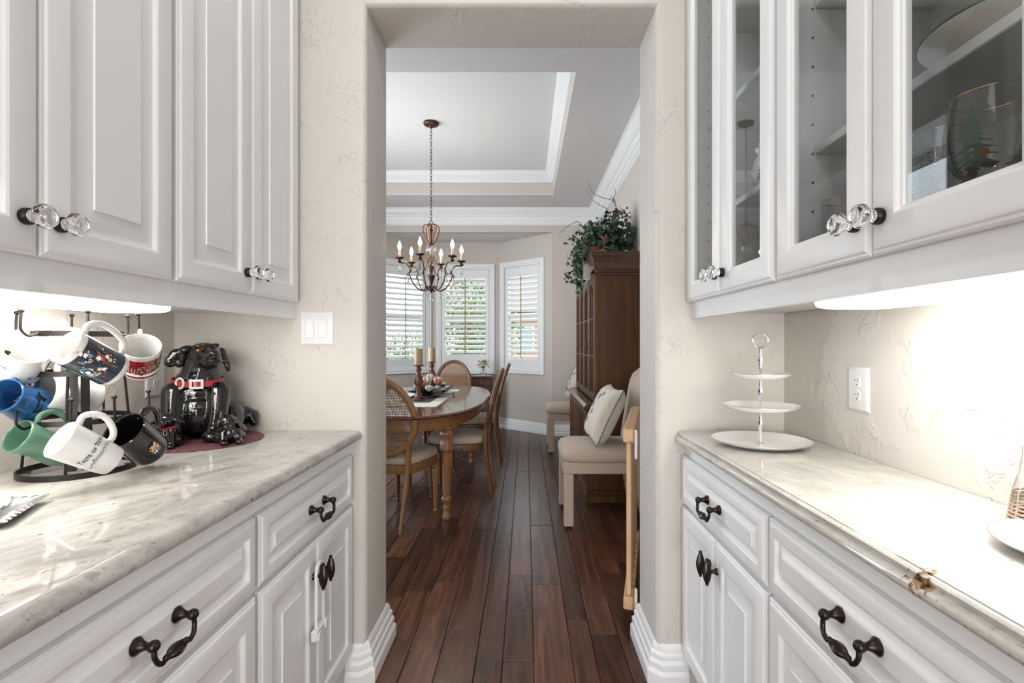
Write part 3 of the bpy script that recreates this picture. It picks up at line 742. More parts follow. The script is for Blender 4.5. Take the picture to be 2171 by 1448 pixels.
mk('cover_plate', B().nested(-.809, -.689, 1.2195, 1.3385, [(0, .0003), (0, .002), (.002, .0045), (.005, .0062), (.008, .0066)], fs, back=True), 'white_plastic', root, w=True, ang=25)
for cx in (-.772, -.726):
    mk('rocker', B().nested(cx - .0165, cx + .0165, 1.245, 1.313, [(0, .0050), (.001, .0052), (.0012, .0095), (.0025, .0105)], fs), 'white_plastic', root, w=True, ang=25)
    q = B().lathe([(.0025, 0), (.0022, .0012)], 8, org=(cx, YN - .0066, 1.3245), mat=Mx(((1, 0, 0), (0, 0, -1), (0, 1, 0)))).lathe([(.0025, 0), (.0022, .0012)], 8, org=(cx, YN - .0066, 1.2335), mat=Mx(((1, 0, 0), (0, 0, -1), (0, 1, 0))))
    mk('screw', q, 'white_plastic', root, w=True, kind='stuff')

# ---- strap lock hanging on the far left doors' knobs
kx, ky = XB[-1], 1.4765
root = thing('cabinet_lock', 'white plastic strap lock hanging from the far left cabinet knob', 'lock', (kx + .022, ky, .40))
def loop(x, yl, yr, zt, zb):
    r_ = (yr - yl) / 2; c = (yl + yr) / 2
    return [(x, yl, zb)] + [(x, c - r_ * cos(a), zt - r_ + r_ * sin(a)) for a in [pi * i / 12 for i in range(13)]] + [(x, yr, zb)]
q = B().tube(loop(kx + .020, ky - .030, ky + .022, .600, .418), .0045, 8, sq=.6); mk('strap', q, 'white_plastic', root, w=True)
q = B()
for i in range(22): q.box(kx + .0165, kx + .0245, ky + .0175, ky + .0265, .43 + i * .0058, .4325 + i * .0058)
mk('ratchet_ridge', q, 'white_plastic', root, w=True, kind='stuff')
q = B().box(kx + .010, kx + .028, ky - .046, ky + .032, .388, .420, c=.004); mk('lock_body', q, 'white_plastic', root, w=True)
mk('release_button', B().box(kx + .028, kx + .034, ky - .042, ky - .024, .392, .412, c=.002), 'white_plastic', root, w=True); mk('strap_guide', B().box(kx + .026, kx + .031, ky + .014, ky + .028, .398, .424, c=.002), 'white_plastic', root, w=True)

# ================================================================== MUG TREE
TC = V((-1.10, 1.262, .9145))
root = thing('mug_tree', 'black wrought iron mug tree on the left granite counter', 'mug rack', TC, 0)
def ringpts(r, z, n=40): return [(TC.x + r * cos(2 * pi * i / n), TC.y + r * sin(2 * pi * i / n), z) for i in range(n)]
def band(r, z0, z1, t=.003, n=48):
    rs = []
    for i in range(n):
        a = 2 * pi * i / n; c, s = cos(a), sin(a)
        rs.append([(TC.x + (r + d) * c, TC.y + (r + d) * s, z) for (d, z) in ((0, z0), (t, z0), (t, z1), (0, z1))])
    return B().rings(rs, True, loop=True)
mk('base_ring', band(.112, .9148, .928), 'black_iron', root, w=True)
mk('lower_ring', band(.100, 1.036, 1.048), 'black_iron', root, w=True)
mk('middle_ring', band(.090, 1.150, 1.162), 'black_iron', root, w=True)
mk('upper_ring', band(.085, 1.244, 1.256), 'black_iron', root, w=True)
def pol(r, a, z): return V((TC.x + r * cos(R(a)), TC.y + r * sin(R(a)), z))
for a in (208, 26, 118, 298):
    q = B().tube([pol(.085, a, 1.25), pol(.089, a, 1.156), pol(.0985, a, 1.04), pol(.106, a, .93), pol(.103, a, .921), pol(.090, a, .920)], .0031, 8)
    mk('upright', q, 'black_iron', root, w=True)
for a in (300, 322):
    A, Bp = pol(.055, a, 1.16), pol(.065, a, .925); t = V((-sin(R(a)), cos(R(a)), 0)); n_ = V((cos(R(a)), sin(R(a)), 0))
    rs = [[p + t * .0085 - n_ * .0015, p + t * .0085 + n_ * .0015, p - t * .0085 + n_ * .0015, p - t * .0085 - n_ * .0015] for p in (A, Bp)]
    mk('flat_bar', B().rings(rs, True, 0, True, True), 'black_iron', root, w=True)
HOOKS = []
def hook(r, z, a, rise=.05, out=.036):
    pts = spline([pol(r, a, z), pol(r + out * .55, a, z - .006), pol(r + out * .95, a, z + .006), pol(r + out, a, z + .022), pol(r + out * .95, a, z + rise)], 5)
    q = B().tube(pts, .0029, 8); q.ball(pts[-1], (.0062, .0062, .0046), 10)
    mk('hook', q, 'black_iron', root, w=True)
for a in (198, 258, 318, 18, 78, 138): hook(.088, 1.250, a)
for a in (186, 262, 305, 338, 40, 110): hook(.103, 1.042, a, .058)
hook(.093, 1.156, 236, .05)

# ---- mugs
def cyl_patch(b, r, a0, a1, z0, z1, m=0, taper=0, h=1, n=None):
    """a printed patch lying on the round wall of a mug (angles in degrees)"""
    n = n or max(2, int(abs(a1 - a0) / 9)); g = []
    nz = max(1, int((z1 - z0) / .012))
    for k in range(nz + 1):
        z = z0 + (z1 - z0) * k / nz; rr = r + taper * z / h + .0005
        g.append([(rr * cos(R(a0 + (a1 - a0) * i / n)), rr * sin(R(a0 + (a1 - a0) * i / n)), z) for i in range(n + 1)])
    b.rings(g, False, m)
def wrap(tb, r, a, z, b, m=0, taper=0, h=1, off=.0006, vertical=False):
    """writing bent round the wall; a: middle angle in degrees"""
    vs = []
    for (x, y, _) in tb.v:
        if vertical: x, y = -y, x
        rr = r + taper * (z + y) / h + off; an = R(a) + x / r
        vs.append((rr * cos(an), rr * sin(an), z + y))
    b.add(vs, tb.f, m)
def shape(pts):
    b = B(); b.add([(x, y, 0) for (x, y) in pts], [tuple(range(len(pts)))]); return b
def mug(label, rim_px, bot_px, yb, length, r0, r1, mat, inner=None, handle=.036, roll=0, prof='straight', prints=None, hz=(.2, .8), far=False):
    bot = at(bot_px[0], bot_px[1], yb)
    cands = []; cv = V((0, 0, H))
    for i in range(2400):
        y = yb - length * 1.02 + 2.04 * length * i / 2399
        q = at(rim_px[0], rim_px[1], y); e = abs((q - bot).length - length)
        cands.append((e, (q - bot).normalized().dot((cv - bot).normalized()), q))
    em = min(c[0] for c in cands) + .0004
    best = max((c for c in cands if c[0] <= em), key=lambda c: c[1]); best = (best[0], best[2])
    rim = best[1]; az = (rim - bot).normalized()
    up = V((0, 0, 1)); ax = (up - az * up.dot(az)).normalized(); ay = az.cross(ax)
    M = Mx((ax, ay, az)).transposed().to_4x4(); M.translation = bot
    M = M @ Mx.Rotation(R(roll), 4, 'Z')
    root = thing('mug', label, 'mug', mtx=M, group='mugs on the iron tree')
    h = length; t = .0035
    if prof == 'straight': out = [(r0 * .80, 0), (r0 * .92, .0012), (r0 * .99, .006), (r0, .012)] + [(r0 + (r1 - r0) * k / 6, .012 + (h - .012) * k / 6) for k in range(1, 7)]
    elif prof == 'tapered': out = [(r0 * .78, 0), (r0 * .94, .0012), (r0, .007)] + [(r0 + (r1 - r0) * (k / 6) ** .7, .007 + (h - .007) * k / 6) for k in range(1, 7)]
    else: out = [(r0 * .8, 0), (r0 * .97, .003), (r0 * 1.04, .014), (r0 * 1.03, .028), (r0 * .93, .048), (r0 * .88, .062), (r1 * .93, .082), (r1, h - .004), (r1, h)]
    inn = [(max(.002, r_ - t), max(z, .006)) for (r_, z) in out if z > .004][::-1]
    q = B().lathe(out + [(out[-1][0] - t * .5, h + .0016)], 40, cap=False)
    q.add([(r0 * .8 * cos(2 * pi * j / 40), r0 * .8 * sin(2 * pi * j / 40), 0) for j in range(40)], [tuple(range(40))])
    mi = 0 if inner is None else 1
    q.lathe([(out[-1][0] - t * .5, h + .0016)] + inn + [(.0005, .006)], 40, m=mi, cap=False)
    mk('mug_body', q, [mat] + ([inner] if inner else []), root, ang=50)
    za, zc = h * hz[0], h * hz[1]; ra = r0 + (r1 - r0) * hz[0]; rb = r0 + (r1 - r0) * hz[1]
    pts = spline([(rb - .003, 0, zc), (rb + handle * .55, 0, zc + .004), (rb + handle, 0, zc - .014), (rb + handle * 1.02, 0, (za + zc) / 2), (ra + handle * .8, 0, za + .012), (ra + handle * .35, 0, za + .001), (ra - .003, 0, za)], 6)
    mk('handle', B().tube(pts, .0055, 10, sq=1.25, up=(0, 1, 0)), mat, root, ang=60)
    if prints: prints(root, h, r0, r1)
    return root
def p_name(root, h, r0, r1):
    b = B(); wrap(text('Kenya', .017, .35), r1, 205, h * .30, b)
    wrap(shape([(-.02, -.02), (-.005, -.012), (.02, .012), (.016, .020), (-.002, .0), (-.018, -.012)]), r1, 238, h * .36, b)
    wrap(shape([(-.012, 0), (.0, .004), (.014, .02), (.006, .016)]), r1, 232, h * .55, b)
    wrap(text('to', .015, .4), r1, 120, h * .55, b)
    mk('print', b, 'black_print', root, kind='stuff')
def p_photo(root, h, r0, r1):
    b = B(); rg = random.Random(8)
    cyl_patch(b, r0 + .0003, 25, 335, .015, h - .013, 0)
    A = 258
    def pt(a, z, w_, hh, m, sk=0, n=9):
        pts = [(w_ / 2 * cos(2 * pi * i / n + sk) * rg.uniform(.6, 1.15), hh / 2 * sin(2 * pi * i / n + sk) * rg.uniform(.6, 1.15)) for i in range(n)]
        wrap(shape(pts), r0, A + a, z, b, m, off=.0012 + .00012 * m)
    def box4(a, z, w_, hh, m, sl=.002, o=.0011): wrap(shape([(-w_ / 2, -hh / 2 - sl), (w_ / 2, -hh / 2 + sl), (w_ / 2 + sl, hh / 2 + sl), (-w_ / 2 + sl, hh / 2 - sl)]), r0, A + a, z, b, m, off=o)
    for i in range(9): cyl_patch(b, r0 + .0004, 60 + 28 * i, 60 + 28 * i + 1.2, .02, h - .018, 7)
    box4(-14, .046, .028, .030, 1); box4(-14, .058, .028, .005, 2, o=.0013); box4(6, .040, .010, .020, 5); box4(26, .052, .012, .020, 1); box4(30, .070, .014, .014, 2)
    box4(18, .034, .016, .006, 3); box4(34, .036, .020, .007, 3); box4(24, .088, .010, .008, 5)
    for (a, z, m_) in ((-12, .044, 6), (-18, .050, 4), (24, .054, 6), (20, .046, 4), (36, .060, 5), (12, .060, 1), (14, .068, 1), (8, .066, 6), (-46, .058, 6), (-48, .050, 4), (-42, .064, 5), (-54, .066, 3), (-36, .046, 2), (4, .082, 3), (-2, .090, 6), (10, .090, 5), (-10, .076, 4), (-24, .082, 3), (-6, .098, 6)):
        pt(a, z, .010, .010, m_, rg.random() * 6)
        for j in range(4): pt(a + rg.gauss(0, 7), z + rg.gauss(0, .006), rg.uniform(.002, .005), rg.uniform(.002, .005), rg.choice([4, 5, 6, 1, 0]), rg.random() * 6, 6)
    for i in range(24):
        t0_ = 2 * pi * i / 24; pt(-46 + 14 * cos(t0_), .058 + .014 * sin(t0_), .0042, .0042, 3, 0, 6)
    for i in range(60):
        pt(rg.uniform(-80, 60), rg.uniform(.024, h - .026), rg.uniform(.001, .0035), rg.uniform(.0008, .002), rg.choice([3, 3, 6, 5]), rg.random() * 6, 5)
    mk('print', b, ['navy_print', 'orange_print', 'yellow_print', 'sky_print', 'skin_print', 'brown_print', 'white_print', 'black_print'], root, label='dark blue printed picture band', kind='stuff')
def tree_pts(w_, hh, n=6):
    pts = []
    for i in range(n):
        f = i / n; z = -hh / 2 + hh * f; ww = w_ / 2 * (1 - f); pts += [(ww, z), (ww * .66, z + hh / n * .55)]
    pts.append((0, hh / 2)); return pts + [(-x_, y_) for (x_, y_) in pts[-2::-1]]
def p_xmas(root, h, r0, r1):
    b = B(); rg = random.Random(3); tp = r1 - r0
    cyl_patch(b, r0, 20, 340, .010, h - .013, 0, taper=tp, h=h)
    cyl_patch(b, r0 + .0004, 20, 340, .018, .027, 1, taper=tp, h=h)
    wrap(shape(tree_pts(.026, .040)), r0, 228, .050, b, 2, tp, h, off=.0015)
    wrap(shape(tree_pts(.018, .028)), r0, 250, .046, b, 2, tp, h, off=.0014)
    for i in range(70):
        a = rg.uniform(120, 330); z = rg.uniform(.024, h - .026); s = rg.uniform(.0008, .0022)
        wrap(shape([(s * cos(2 * pi * j / 6), s * sin(2 * pi * j / 6)) for j in range(6)]), r0, a, z, b, rg.choice([1, 1, 1, 3]), tp, h, off=.0017)
    for a in (140, 158, 172, 186, 200): wrap(shape([(-.004, -.004), (.004, -.004), (.004, .002), (0, .006), (-.004, .002)]), r0, a, .040 + .006 * (a % 3), b, 3, tp, h, off=.0014)
    mk('print', b, ['red_print', 'white_print', 'green_print', 'brown_print'], root, label='red winter scene with green trees', kind='stuff')
HOUND = [(-.022, .004), (-.014, .008), (-.004, .007), (.008, .009), (.013, .016), (.017, .020), (.020, .016), (.026, .014), (.025, .010), (.018, .008), (.016, .002), (.015, -.012), (.018, -.016), (.013, -.016), (.011, -.003), (-.004, -.003), (-.010, -.006), (-.009, -.015), (-.014, -.016), (-.015, -.006), (-.018, .0), (-.030, .010), (-.032, .008)]
def p_hound(a, z, s=1.0, mat='black_print', vert=False, k=0):
    def f(root, h, r0, r1):
        b = B(); pts = [(x_ * s, y_ * s) for (x_, y_) in HOUND]
        if vert: pts = [(-y_, x_) for (x_, y_) in pts]
        wrap(shape(pts), max(r0, r1) * (1.0 if not k else k), a, z, b); mk('print', b, mat, root, label='dark running hound')
    return f
def p_words(root, h, r0, r1):
    b = B(); A = 262
    wrap(text('Love a lot of things', .0075, .1), r1, A + 22, .066, b); wrap(text('to maybe the dark', .0075, .1), r1, A - 18, .030, b); wrap(text('it snows & see it', .0075, .1), r1, A - 22, .022, b)
    wrap(shape([(-.008, -.006), (.010, -.008), (.014, .0), (.004, .008), (-.008, .006)]), r1, A, .048, b)
    mk('print', b, 'black_print', root, kind='stuff')
    b = B(); wrap(shape([(.008 * cos(2 * pi * j / 12), .008 * sin(2 * pi * j / 12)) for j in range(12)]), r1, A + 12, .050, b, off=.0004); mk('print', b, 'candle_wax', root, label='tan dot')
def p_texas(root, h, r0, r1):
    b = B(); A = 274; tp = (r1 - r0); rr = r1 * .97
    line = []; x_ = 0
    for (t_, s_, gap) in (('T', .0128, .0005), ('ASTE', .0096, .0036), ('OF', .0096, .0036), ('T', .0128, .0005), ('EXAS', .0096, 0)):
        tb = text(t_, s_, bold=.0002); lo = min(p[0] for p in tb.v); hi = max(p[0] for p in tb.v)
        line.append((tb, x_ - lo)); x_ += hi - lo + gap
    for (tb, dx) in line:
        tb.v = [(p[0] + dx - x_ / 2, p[1], p[2]) for p in tb.v]; wrap(tb, rr, A, h * .515, b)
    tb = text('Restaurant', .0105, .45); wrap(tb, rr, A + 1, h * .395, b)
    for (x0, s) in ((-.026, -1), (.026, 1)):
        for k in range(2):
            c = spline([(x0 - s * .006, -.004 - .002 * k), (x0 + s * .003, .001 - .002 * k), (x0 + s * .010, -.005 - .0015 * k), (x0 + s * .015, -.001 - .003 * k)] if False else
                       [(x0 - s * .006, .001 - .0025 * k, 0), (x0 + s * .002, .003 - .002 * k, 0), (x0 + s * .009, -.003 - .002 * k, 0), (x0 + s * (.015 - .002 * k), .0015 - .004 * k, 0)], 5)
            up = [(p.x, p.y + .0004) for p in c]; dn = [(p.x, p.y - .0004) for p in c][::-1]
            for i in range(len(c) - 1):
                wrap(shape([up[i], up[i + 1], (up[i + 1][0], up[i + 1][1] - .0008), (up[i][0], up[i][1] - .0008)]), rr, A, h * .385, b)
    mk('print', b, 'black_print', root, label='black lettering with flourishes', kind='stuff')
def p_spark(root, h, r0, r1):
    b = B(); rg = random.Random(5)
    for i in range(90):
        a = rg.gauss(0, 1); z = rg.gauss(0, 1)
        if a * a + z * z > 3.2: continue
        s = rg.uniform(.001, .0028)
        wrap(shape([(s * cos(2 * pi * j / 6), s * sin(2 * pi * j / 6)) for j in range(6)]), r1, 255 + a * 9, h * .42 + z * .009, b, rg.randrange(5), off=.0006 + .0001 * (i % 5))
    mk('print', b, ['orange_print', 'yellow_print', 'sky_print', 'skin_print', 'white_print'], root, label='small multicoloured sparkling motif', kind='stuff')
mug('white mug with black script, upper tier of the tree, mouth turned to the viewer', (59, 739), (40, 792), 1.18, .082, .041, .0445, 'white_ceramic', prof='straight', prints=p_name)
mug('tall white mug wrapped in a dark blue cartoon picture, upper tier', (139, 733), (247, 789), 1.135, .112, .0375, .0375, 'white_ceramic', prints=p_photo, handle=.036, hz=(.12, .86))
mug('white mug with a red winter band and green trees, upper tier', (299, 733), (297, 785), 1.285, .088, .037, .0425, 'white_ceramic', prof='tapered', prints=p_xmas)
mug('plain white mug at the back of the upper tier, mostly hidden', (150, 722), (128, 762), 1.30, .090, .038, .041, 'white_ceramic')
mug('glossy blue mug with a running black hound, middle tier', (6, 838), (76, 864), 1.20, .096, .041, .038, 'blue_ceramic', prof='curvy', prints=p_hound(262, .040, 1.1))
mug('white mug with small black words, lying behind the flat bars of the tree', (92, 830), (200, 838), 1.30, .112, .044, .043, 'white_ceramic', prints=p_words)
mug('sage green mug with a brown hound, lowest tier', (36, 924), (140, 958), 1.22, .110, .037, .0375, 'green_ceramic', prof='curvy', prints=p_hound(268, .044, 1.0, 'brown_print'))
mug('white mug lettered in black, lowest tier over the base ring', (127, 931), (240, 978), 1.14, .112, .0325, .0405, 'white_ceramic', prof='tapered', prints=p_texas, handle=.032, hz=(.28, .90))
mug('glossy black mug with a sparkling motif, beside the dog jar', (262, 912), (322, 957), 1.29, .105, .042, .047, 'black_ceramic', prints=p_spark)

# ================================================================== PLACEMAT, DOG JAR, PUPPIES
MC = (-1.05, 1.64)
q = B().lathe([(.0, .9142), (.186, .9142), (.19, .9152), (.19, .9166), (.187, .9172), (0, .9172)], 72, org=(MC[0], MC[1], 0))
tag(mk('placemat', q, 'burgundy_mat'), 'round burgundy glittery placemat under the black dog jar', 'placemat')
ZM = .9175
def dog_els():
    e = [('e', (0, .02, .080), (.094, .085, .084)), ('e', (0, .008, .140), (.084, .068, .060)), ('e', (-.002, .006, .186), (.070, .060, .044)),
         ('c', [(0, .006, .195), (.014, -.002, .262)], [.060, .050]),
         ('e', (.016, -.002, .270), (.053, .052, .044)), ('e', (.024, -.026, .256), (.046, .040, .034)), ('e', (.020, -.020, .294), (.036, .034, .018)),
         ('c', [(.027, -.034, .263), (.041, -.074, .263)], [.038, .029]), ('e', (.045, -.084, .272), (.024, .024, .018)), ('e', (.040, -.068, .243), (.027, .028, .014)),
         ('e', (.006, -.052, .300), (.016, .012, .007)), ('e', (.050, -.036, .303), (.014, .012, .007)),
         ('e', (.0, -.046, .080), (.060, .034, .060)),
         ('c', [(.060, -.036, .150), (.058, -.066, .085), (.048, -.084, .022)], [.036, .030, .025]), ('e', (.046, -.104, .018), (.034, .040, .020)),
         ('c', [(-.066, -.030, .150), (-.066, -.060, .085), (-.058, -.076, .022)], [.036, .030, .025]), ('e', (-.060, -.094, .018), (.034, .040, .020)),
         ('e', (.092, .03, .056), (.044, .070, .056)), ('e', (-.088, .03, .056), (.040, .070, .056)), ('e', (.116, -.02, .022), (.026, .050, .022)),
         ('c', [(.10, .10, .035), (.140, .085, .055), (.152, .07, .050), (.160, .06, .030)], [.030, .032, .026, .016])]
    return e
DP = V((-1.075, 1.685, ZM))
root = thing('dog_cookie_jar', 'glossy black ceramic dog jar with a red collar, looking up, on the burgundy placemat', 'cookie jar', DP, R(27))
mk('jar_body', organic(dog_els(), .0038, 5), 'black_ceramic', root, ang=180)
from mathutils import Euler
q = organic([('e', (-.036, -.010, .288), (.024, .022, .014), (0, -20, 0)), ('e', (-.056, -.016, .268), (.026, .012, .025), (0, 40, 10)), ('e', (-.072, -.020, .254), (.020, .010, .024), (0, 40, 10)), ('e', (-.052, -.018, .246), (.014, .010, .016))], .0026, 7); mk('ear', q, 'black_ceramic', root, ang=180)
q = organic([('e', (.060, .010, .282), (.018, .020, .014)), ('e', (.074, .006, .258), (.011, .020, .030), (0, -18, -20)), ('e', (.082, .002, .236), (.009, .014, .024), (0, -10, -20))], .0028, 3); mk('ear', q, 'black_ceramic', root, ang=180)
mk('nose', B().ball((.049, -.1055, .2775), (.014, .009, .010), 14).ball((.050, -.107, .268), (.004, .005, .009), 8), 'black_ceramic', root, ang=180)
mk('mouth', B().tube(spline([(.014, -.080, .252), (.030, -.098, .249), (.050, -.104, .257), (.066, -.094, .249), (.074, -.074, .254)], 5), .0028, 6), 'black_ceramic', root, ang=180)
for (c, nm) in (((.005, -.0545, .2865), 'eye'), ((.050, -.0400, .2870), 'eye')):
    e = mk(nm, B().ball(c, (.0078, .0050, .0050), 12), 'amber', root, ang=180, label='amber glass-like eye'); mk('pupil', B().ball((c[0] + .001, c[1] - .0042, c[2] + .0004), (.003, .0018, .0032), 8), 'black_ceramic', e)
cp = []; 
for i in range(40):
    a = 2 * pi * i / 40; cp.append((-.004 + .071 * cos(a), .006 + .067 * sin(a), .186 - .008 * sin(a) * -1))
n_ = len(cp); rs = []
for i in range(n_):
    c = V(cp[i]); o = V((cos(2 * pi * i / n_), sin(2 * pi * i / n_), 0)); rs.append([c - V((0, 0, .0105)), c + o * .005 - V((0, 0, .009)), c + o * .005 + V((0, 0, .009)), c + V((0, 0, .0105))])
col = mk('collar', B().rings(rs, True, loop=True), 'red_collar', root, label='red collar')
fr = B()
bc = V((.0, -.070, .1795)); nrm = V((.05, -1, 0)).normalized(); ux = V((1, .05, 0)).normalized()
fb = lambda u, v, d: tuple(bc + ux * u + V((0, 0, v)) + nrm * d)
fr.nested(-.019, .019, -.015, .015, [(0, 0), (0, .006), (.007, .006), (.007, 0)], fb, fill=False)
mk('buckle', fr, 'white_ceramic', col, label='white buckle'); fr = B()
q = B().tube([tuple(V((-.046, -.054, .182)) + V((.014 * cos(a) * .8, -.014 * cos(a) * .6, .016 * sin(a)))) for a in [2 * pi * i / 20 for i in range(20)]], .0035, 8, closed=True); mk('collar_ring', q, 'white_ceramic', col, label='white ring')
def puppy(lab, p, rz, s, pose):
    root = thing('puppy_figurine', lab, 'figurine', p, R(rz), 'black puppies at the dog jar')
    k = lambda *a: tuple(x_ * s for x_ in a)
    if pose == 0:
        e = [('e', k(0, .012, .030), k(.024, .024, .030)), ('e', k(0, 0, .066), k(.021, .021, .019)), ('c', [k(0, -.01, .064), k(0, -.024, .062)], [.012 * s, .010 * s]),
             ('c', [k(.014, -.008, .04), k(.016, -.018, .006)], [.011 * s, .009 * s]), ('c', [k(-.014, -.008, .04), k(-.016, -.018, .006)], [.011 * s, .009 * s]), ('e', k(0, -.004, .032), k(.020, .016, .026)), ('e', k(.017, -.024, .006), k(.010, .012, .006)), ('e', k(-.017, -.024, .006), k(.010, .012, .006)), ('e', k(.02, .012, .014), k(.014, .022, .014)), ('e', k(-.02, .012, .014), k(.014, .022, .014))]
        ears = [('e', k(.023, .004, .066), k(.006, .011, .014), (0, -55, 0)), ('e', k(-.023, .004, .066), k(.006, .011, .014), (0, 55, 0))]; ns = k(0, -.034, .064)
    else:
        e = [('e', k(0, .016, .024), k(.026, .034, .024)), ('e', k(-.006, -.010, .056), k(.021, .021, .019)), ('c', [k(-.008, -.022, .05), k(-.012, -.034, .044)], [.011 * s, .009 * s]),
             ('c', [k(.014, -.006, .026), k(.016, -.020, .009)], [.013 * s, .010 * s]), ('c', [k(-.014, -.008, .026), k(-.017, -.022, .009)], [.013 * s, .010 * s]), ('e', k(.016, -.028, .007), k(.011, .015, .007)), ('e', k(-.018, -.030, .007), k(.011, .015, .007)), ('e', k(0, -.004, .028), k(.020, .020, .024)), ('e', k(.024, .02, .014), k(.016, .026, .014)), ('e', k(-.022, .02, .014), k(.016, .026, .014))]
        ears = [('e', k(.016, -.006, .052), k(.006, .012, .016), (0, -20, 0)), ('e', k(-.028, -.006, .052), k(.006, .012, .016), (0, 20, 0))]; ns = k(-.014, -.043, .045)
    mk('puppy_body', organic(e, .0022, 4), 'black_ceramic', root, ang=180)
    for r_ in ears: mk('ear', organic([r_], .0018, 2), 'black_ceramic', root, ang=180)
    mk('nose', B().ball(ns, .0045 * s, 8), 'black_ceramic', root)
    if pose == 0:
        mk('collar', B().tube([(.0215 * s * cos(a), .004 * s + .0215 * s * sin(a), .049 * s) for a in [2 * pi * i / 20 for i in range(20)]], .003 * s, 8, closed=True), 'red_collar', root, label='thin red collar')
puppy('small black puppy figurine with floppy ears sitting beside the black mug', (-1.068, 1.520, ZM), 18, 1.2, 0)
puppy('small black puppy figurine crouching at the dog jar\'s front paw', (-.918, 1.590, ZM), 38, 1.2, 1)

# ================================================================== CRYSTAL DISH, LEFT FOREGROUND
A = V((-.944, 1.012)); e1 = V((.42, -.907)); e2 = V((-.907, -.42)); side = .165
ctr = A + (e1 + e2) * side / 2
root = thing('crystal_dish', 'square ribbed crystal dish with a round bowl, at the counter\'s front corner', 'dish', (ctr.x, ctr.y, .9145))
def sq(s, z, n=40, wob=0):
    out = []; per = 4 * n
    for k in range(4):
        for i in range(n):
            t = -1 + 2 * i / n; p = [(t, -1), (1, t), (-t, 1), (-1, -t)][k]; w = (s + wob * (1 if i % 4 < 2 else -1))
            out.append((e1.x * p[0] * w + e2.x * p[1] * w, e1.y * p[0] * w + e2.y * p[1] * w, z))
    return out
h_ = side / 2
q = B().rings([sq(h_ * .55, 0), sq(h_ * .62, .0005), sq(h_ * .90, .008, wob=.001), sq(h_ * .985, .0115, wob=.0025), sq(h_, .0135, wob=.003), sq(h_ * .97, .0155, wob=.001), sq(h_ * .86, .0135, wob=.002), sq(h_ * .74, .010, wob=.0015), sq(h_ * .60, .0065), sq(h_ * .5, .006)], True, 0, True, True)
mk('ribbed_plate', q, 'crystal', root, ang=60)
q = B().lathe([(.018, .0062), (.036, .008), (.052, .016), (.058, .027), (.055, .0285), (.048, .019), (.030, .0125), (0, .011)], 36, flute=12, fd=.04)
mk('bowl', q, 'crystal', root, ang=60)

# ================================================================== RIGHT COUNTER
root = thing('tiered_stand', 'three-tier white porcelain cake stand with a silver pole on the pale counter', 'cake stand', (.722, 1.572, .9145))
def plate_prof(r, z): return [(r * .55, z), (r * .6, z), (r * .80, z + .006), (r * .97, z + .0155), (r, z + .018), (r * .985, z + .0195), (r * .80, z + .0095), (r * .58, z + .0035), (0.001, z + .0032)]
for r, z in ((.144, 0), (.112, .105), (.088, .202)):
    pl = mk('plate', B().lathe(plate_prof(r, z), 64), 'porcelain', root)
    mk('rim_line', B().tube([(r * .992 * cos(2 * pi * i / 64), r * .992 * sin(2 * pi * i / 64), z + .0188) for i in range(64)], .0011, 6, closed=True), 'gold_line', pl, label='thin dull gold rim')
q = B()
for (a, b_) in ((.003, .105), (.108, .202), (.205, .298)):
    L_ = b_ - a; q.lathe([(.011, a), (.011, a + .003), (.004, a + .006), (.0035, a + .02 * L_ / .1), (.0062, a + .55 * L_), (.0075, a + .62 * L_), (.0045, a + .72 * L_), (.0035, a + .9 * L_), (.005, b_ - .003), (.010, b_)], 12, flute=6, fd=.06)
mk('pole', q, 'chrome', root)
mk('ring_handle', B().tube([(.0235 * cos(a), 0, .321 + .0215 * sin(a)) for a in [2 * pi * i / 28 for i in range(28)]], .0026, 8, closed=True), 'chrome', root)
root = thing('dinner_plate', 'white plate with a thin dark rim on the pale counter, beside the wicker jar', 'plate', (.826, .735, .9145))
pl = mk('plate_body', B().lathe(plate_prof(.122, 0), 64), 'porcelain', root)
mk('rim_line', B().tube([(.1212 * cos(2 * pi * i / 64), .1212 * sin(2 * pi * i / 64), .0188) for i in range(64)], .0011, 6, closed=True), 'gold_line', root, label='thin dark rim line')
root = thing('wicker_bottle', 'wicker-wrapped glass jar with a wire bail, standing behind the dark-rimmed plate', 'jar', (.868, .865, .9145))
mk('glass_body', B().lathe([(.036, 0), (.040, .004), (.038, .03), (.034, .06), (.026, .09), (.022, .12), (.022, .135), (.020, .135), (.020, .12), (.024, .09), (.032, .06), (.036, .03), (.034, .006), (0, .006)], 28), 'glass', root)
q = B()
for i in range(9): q.tube([((.0408 - i * .0011) * cos(2 * pi * k / 24), (.0408 - i * .0011) * sin(2 * pi * k / 24), .004 + i * .0068) for k in range(24)], .0022, 6, closed=True)
mk('wicker_wrap', q, 'rattan', root, kind='stuff')
q = B().tube([(-.020, -.004, .135), (-.034, -.006, .160), (-.022, -.004, .178), (.022, .004, .178), (.034, .006, .160), (.020, .004, .135)], .0022, 6); mk('wire_bail', q, 'silver', root)

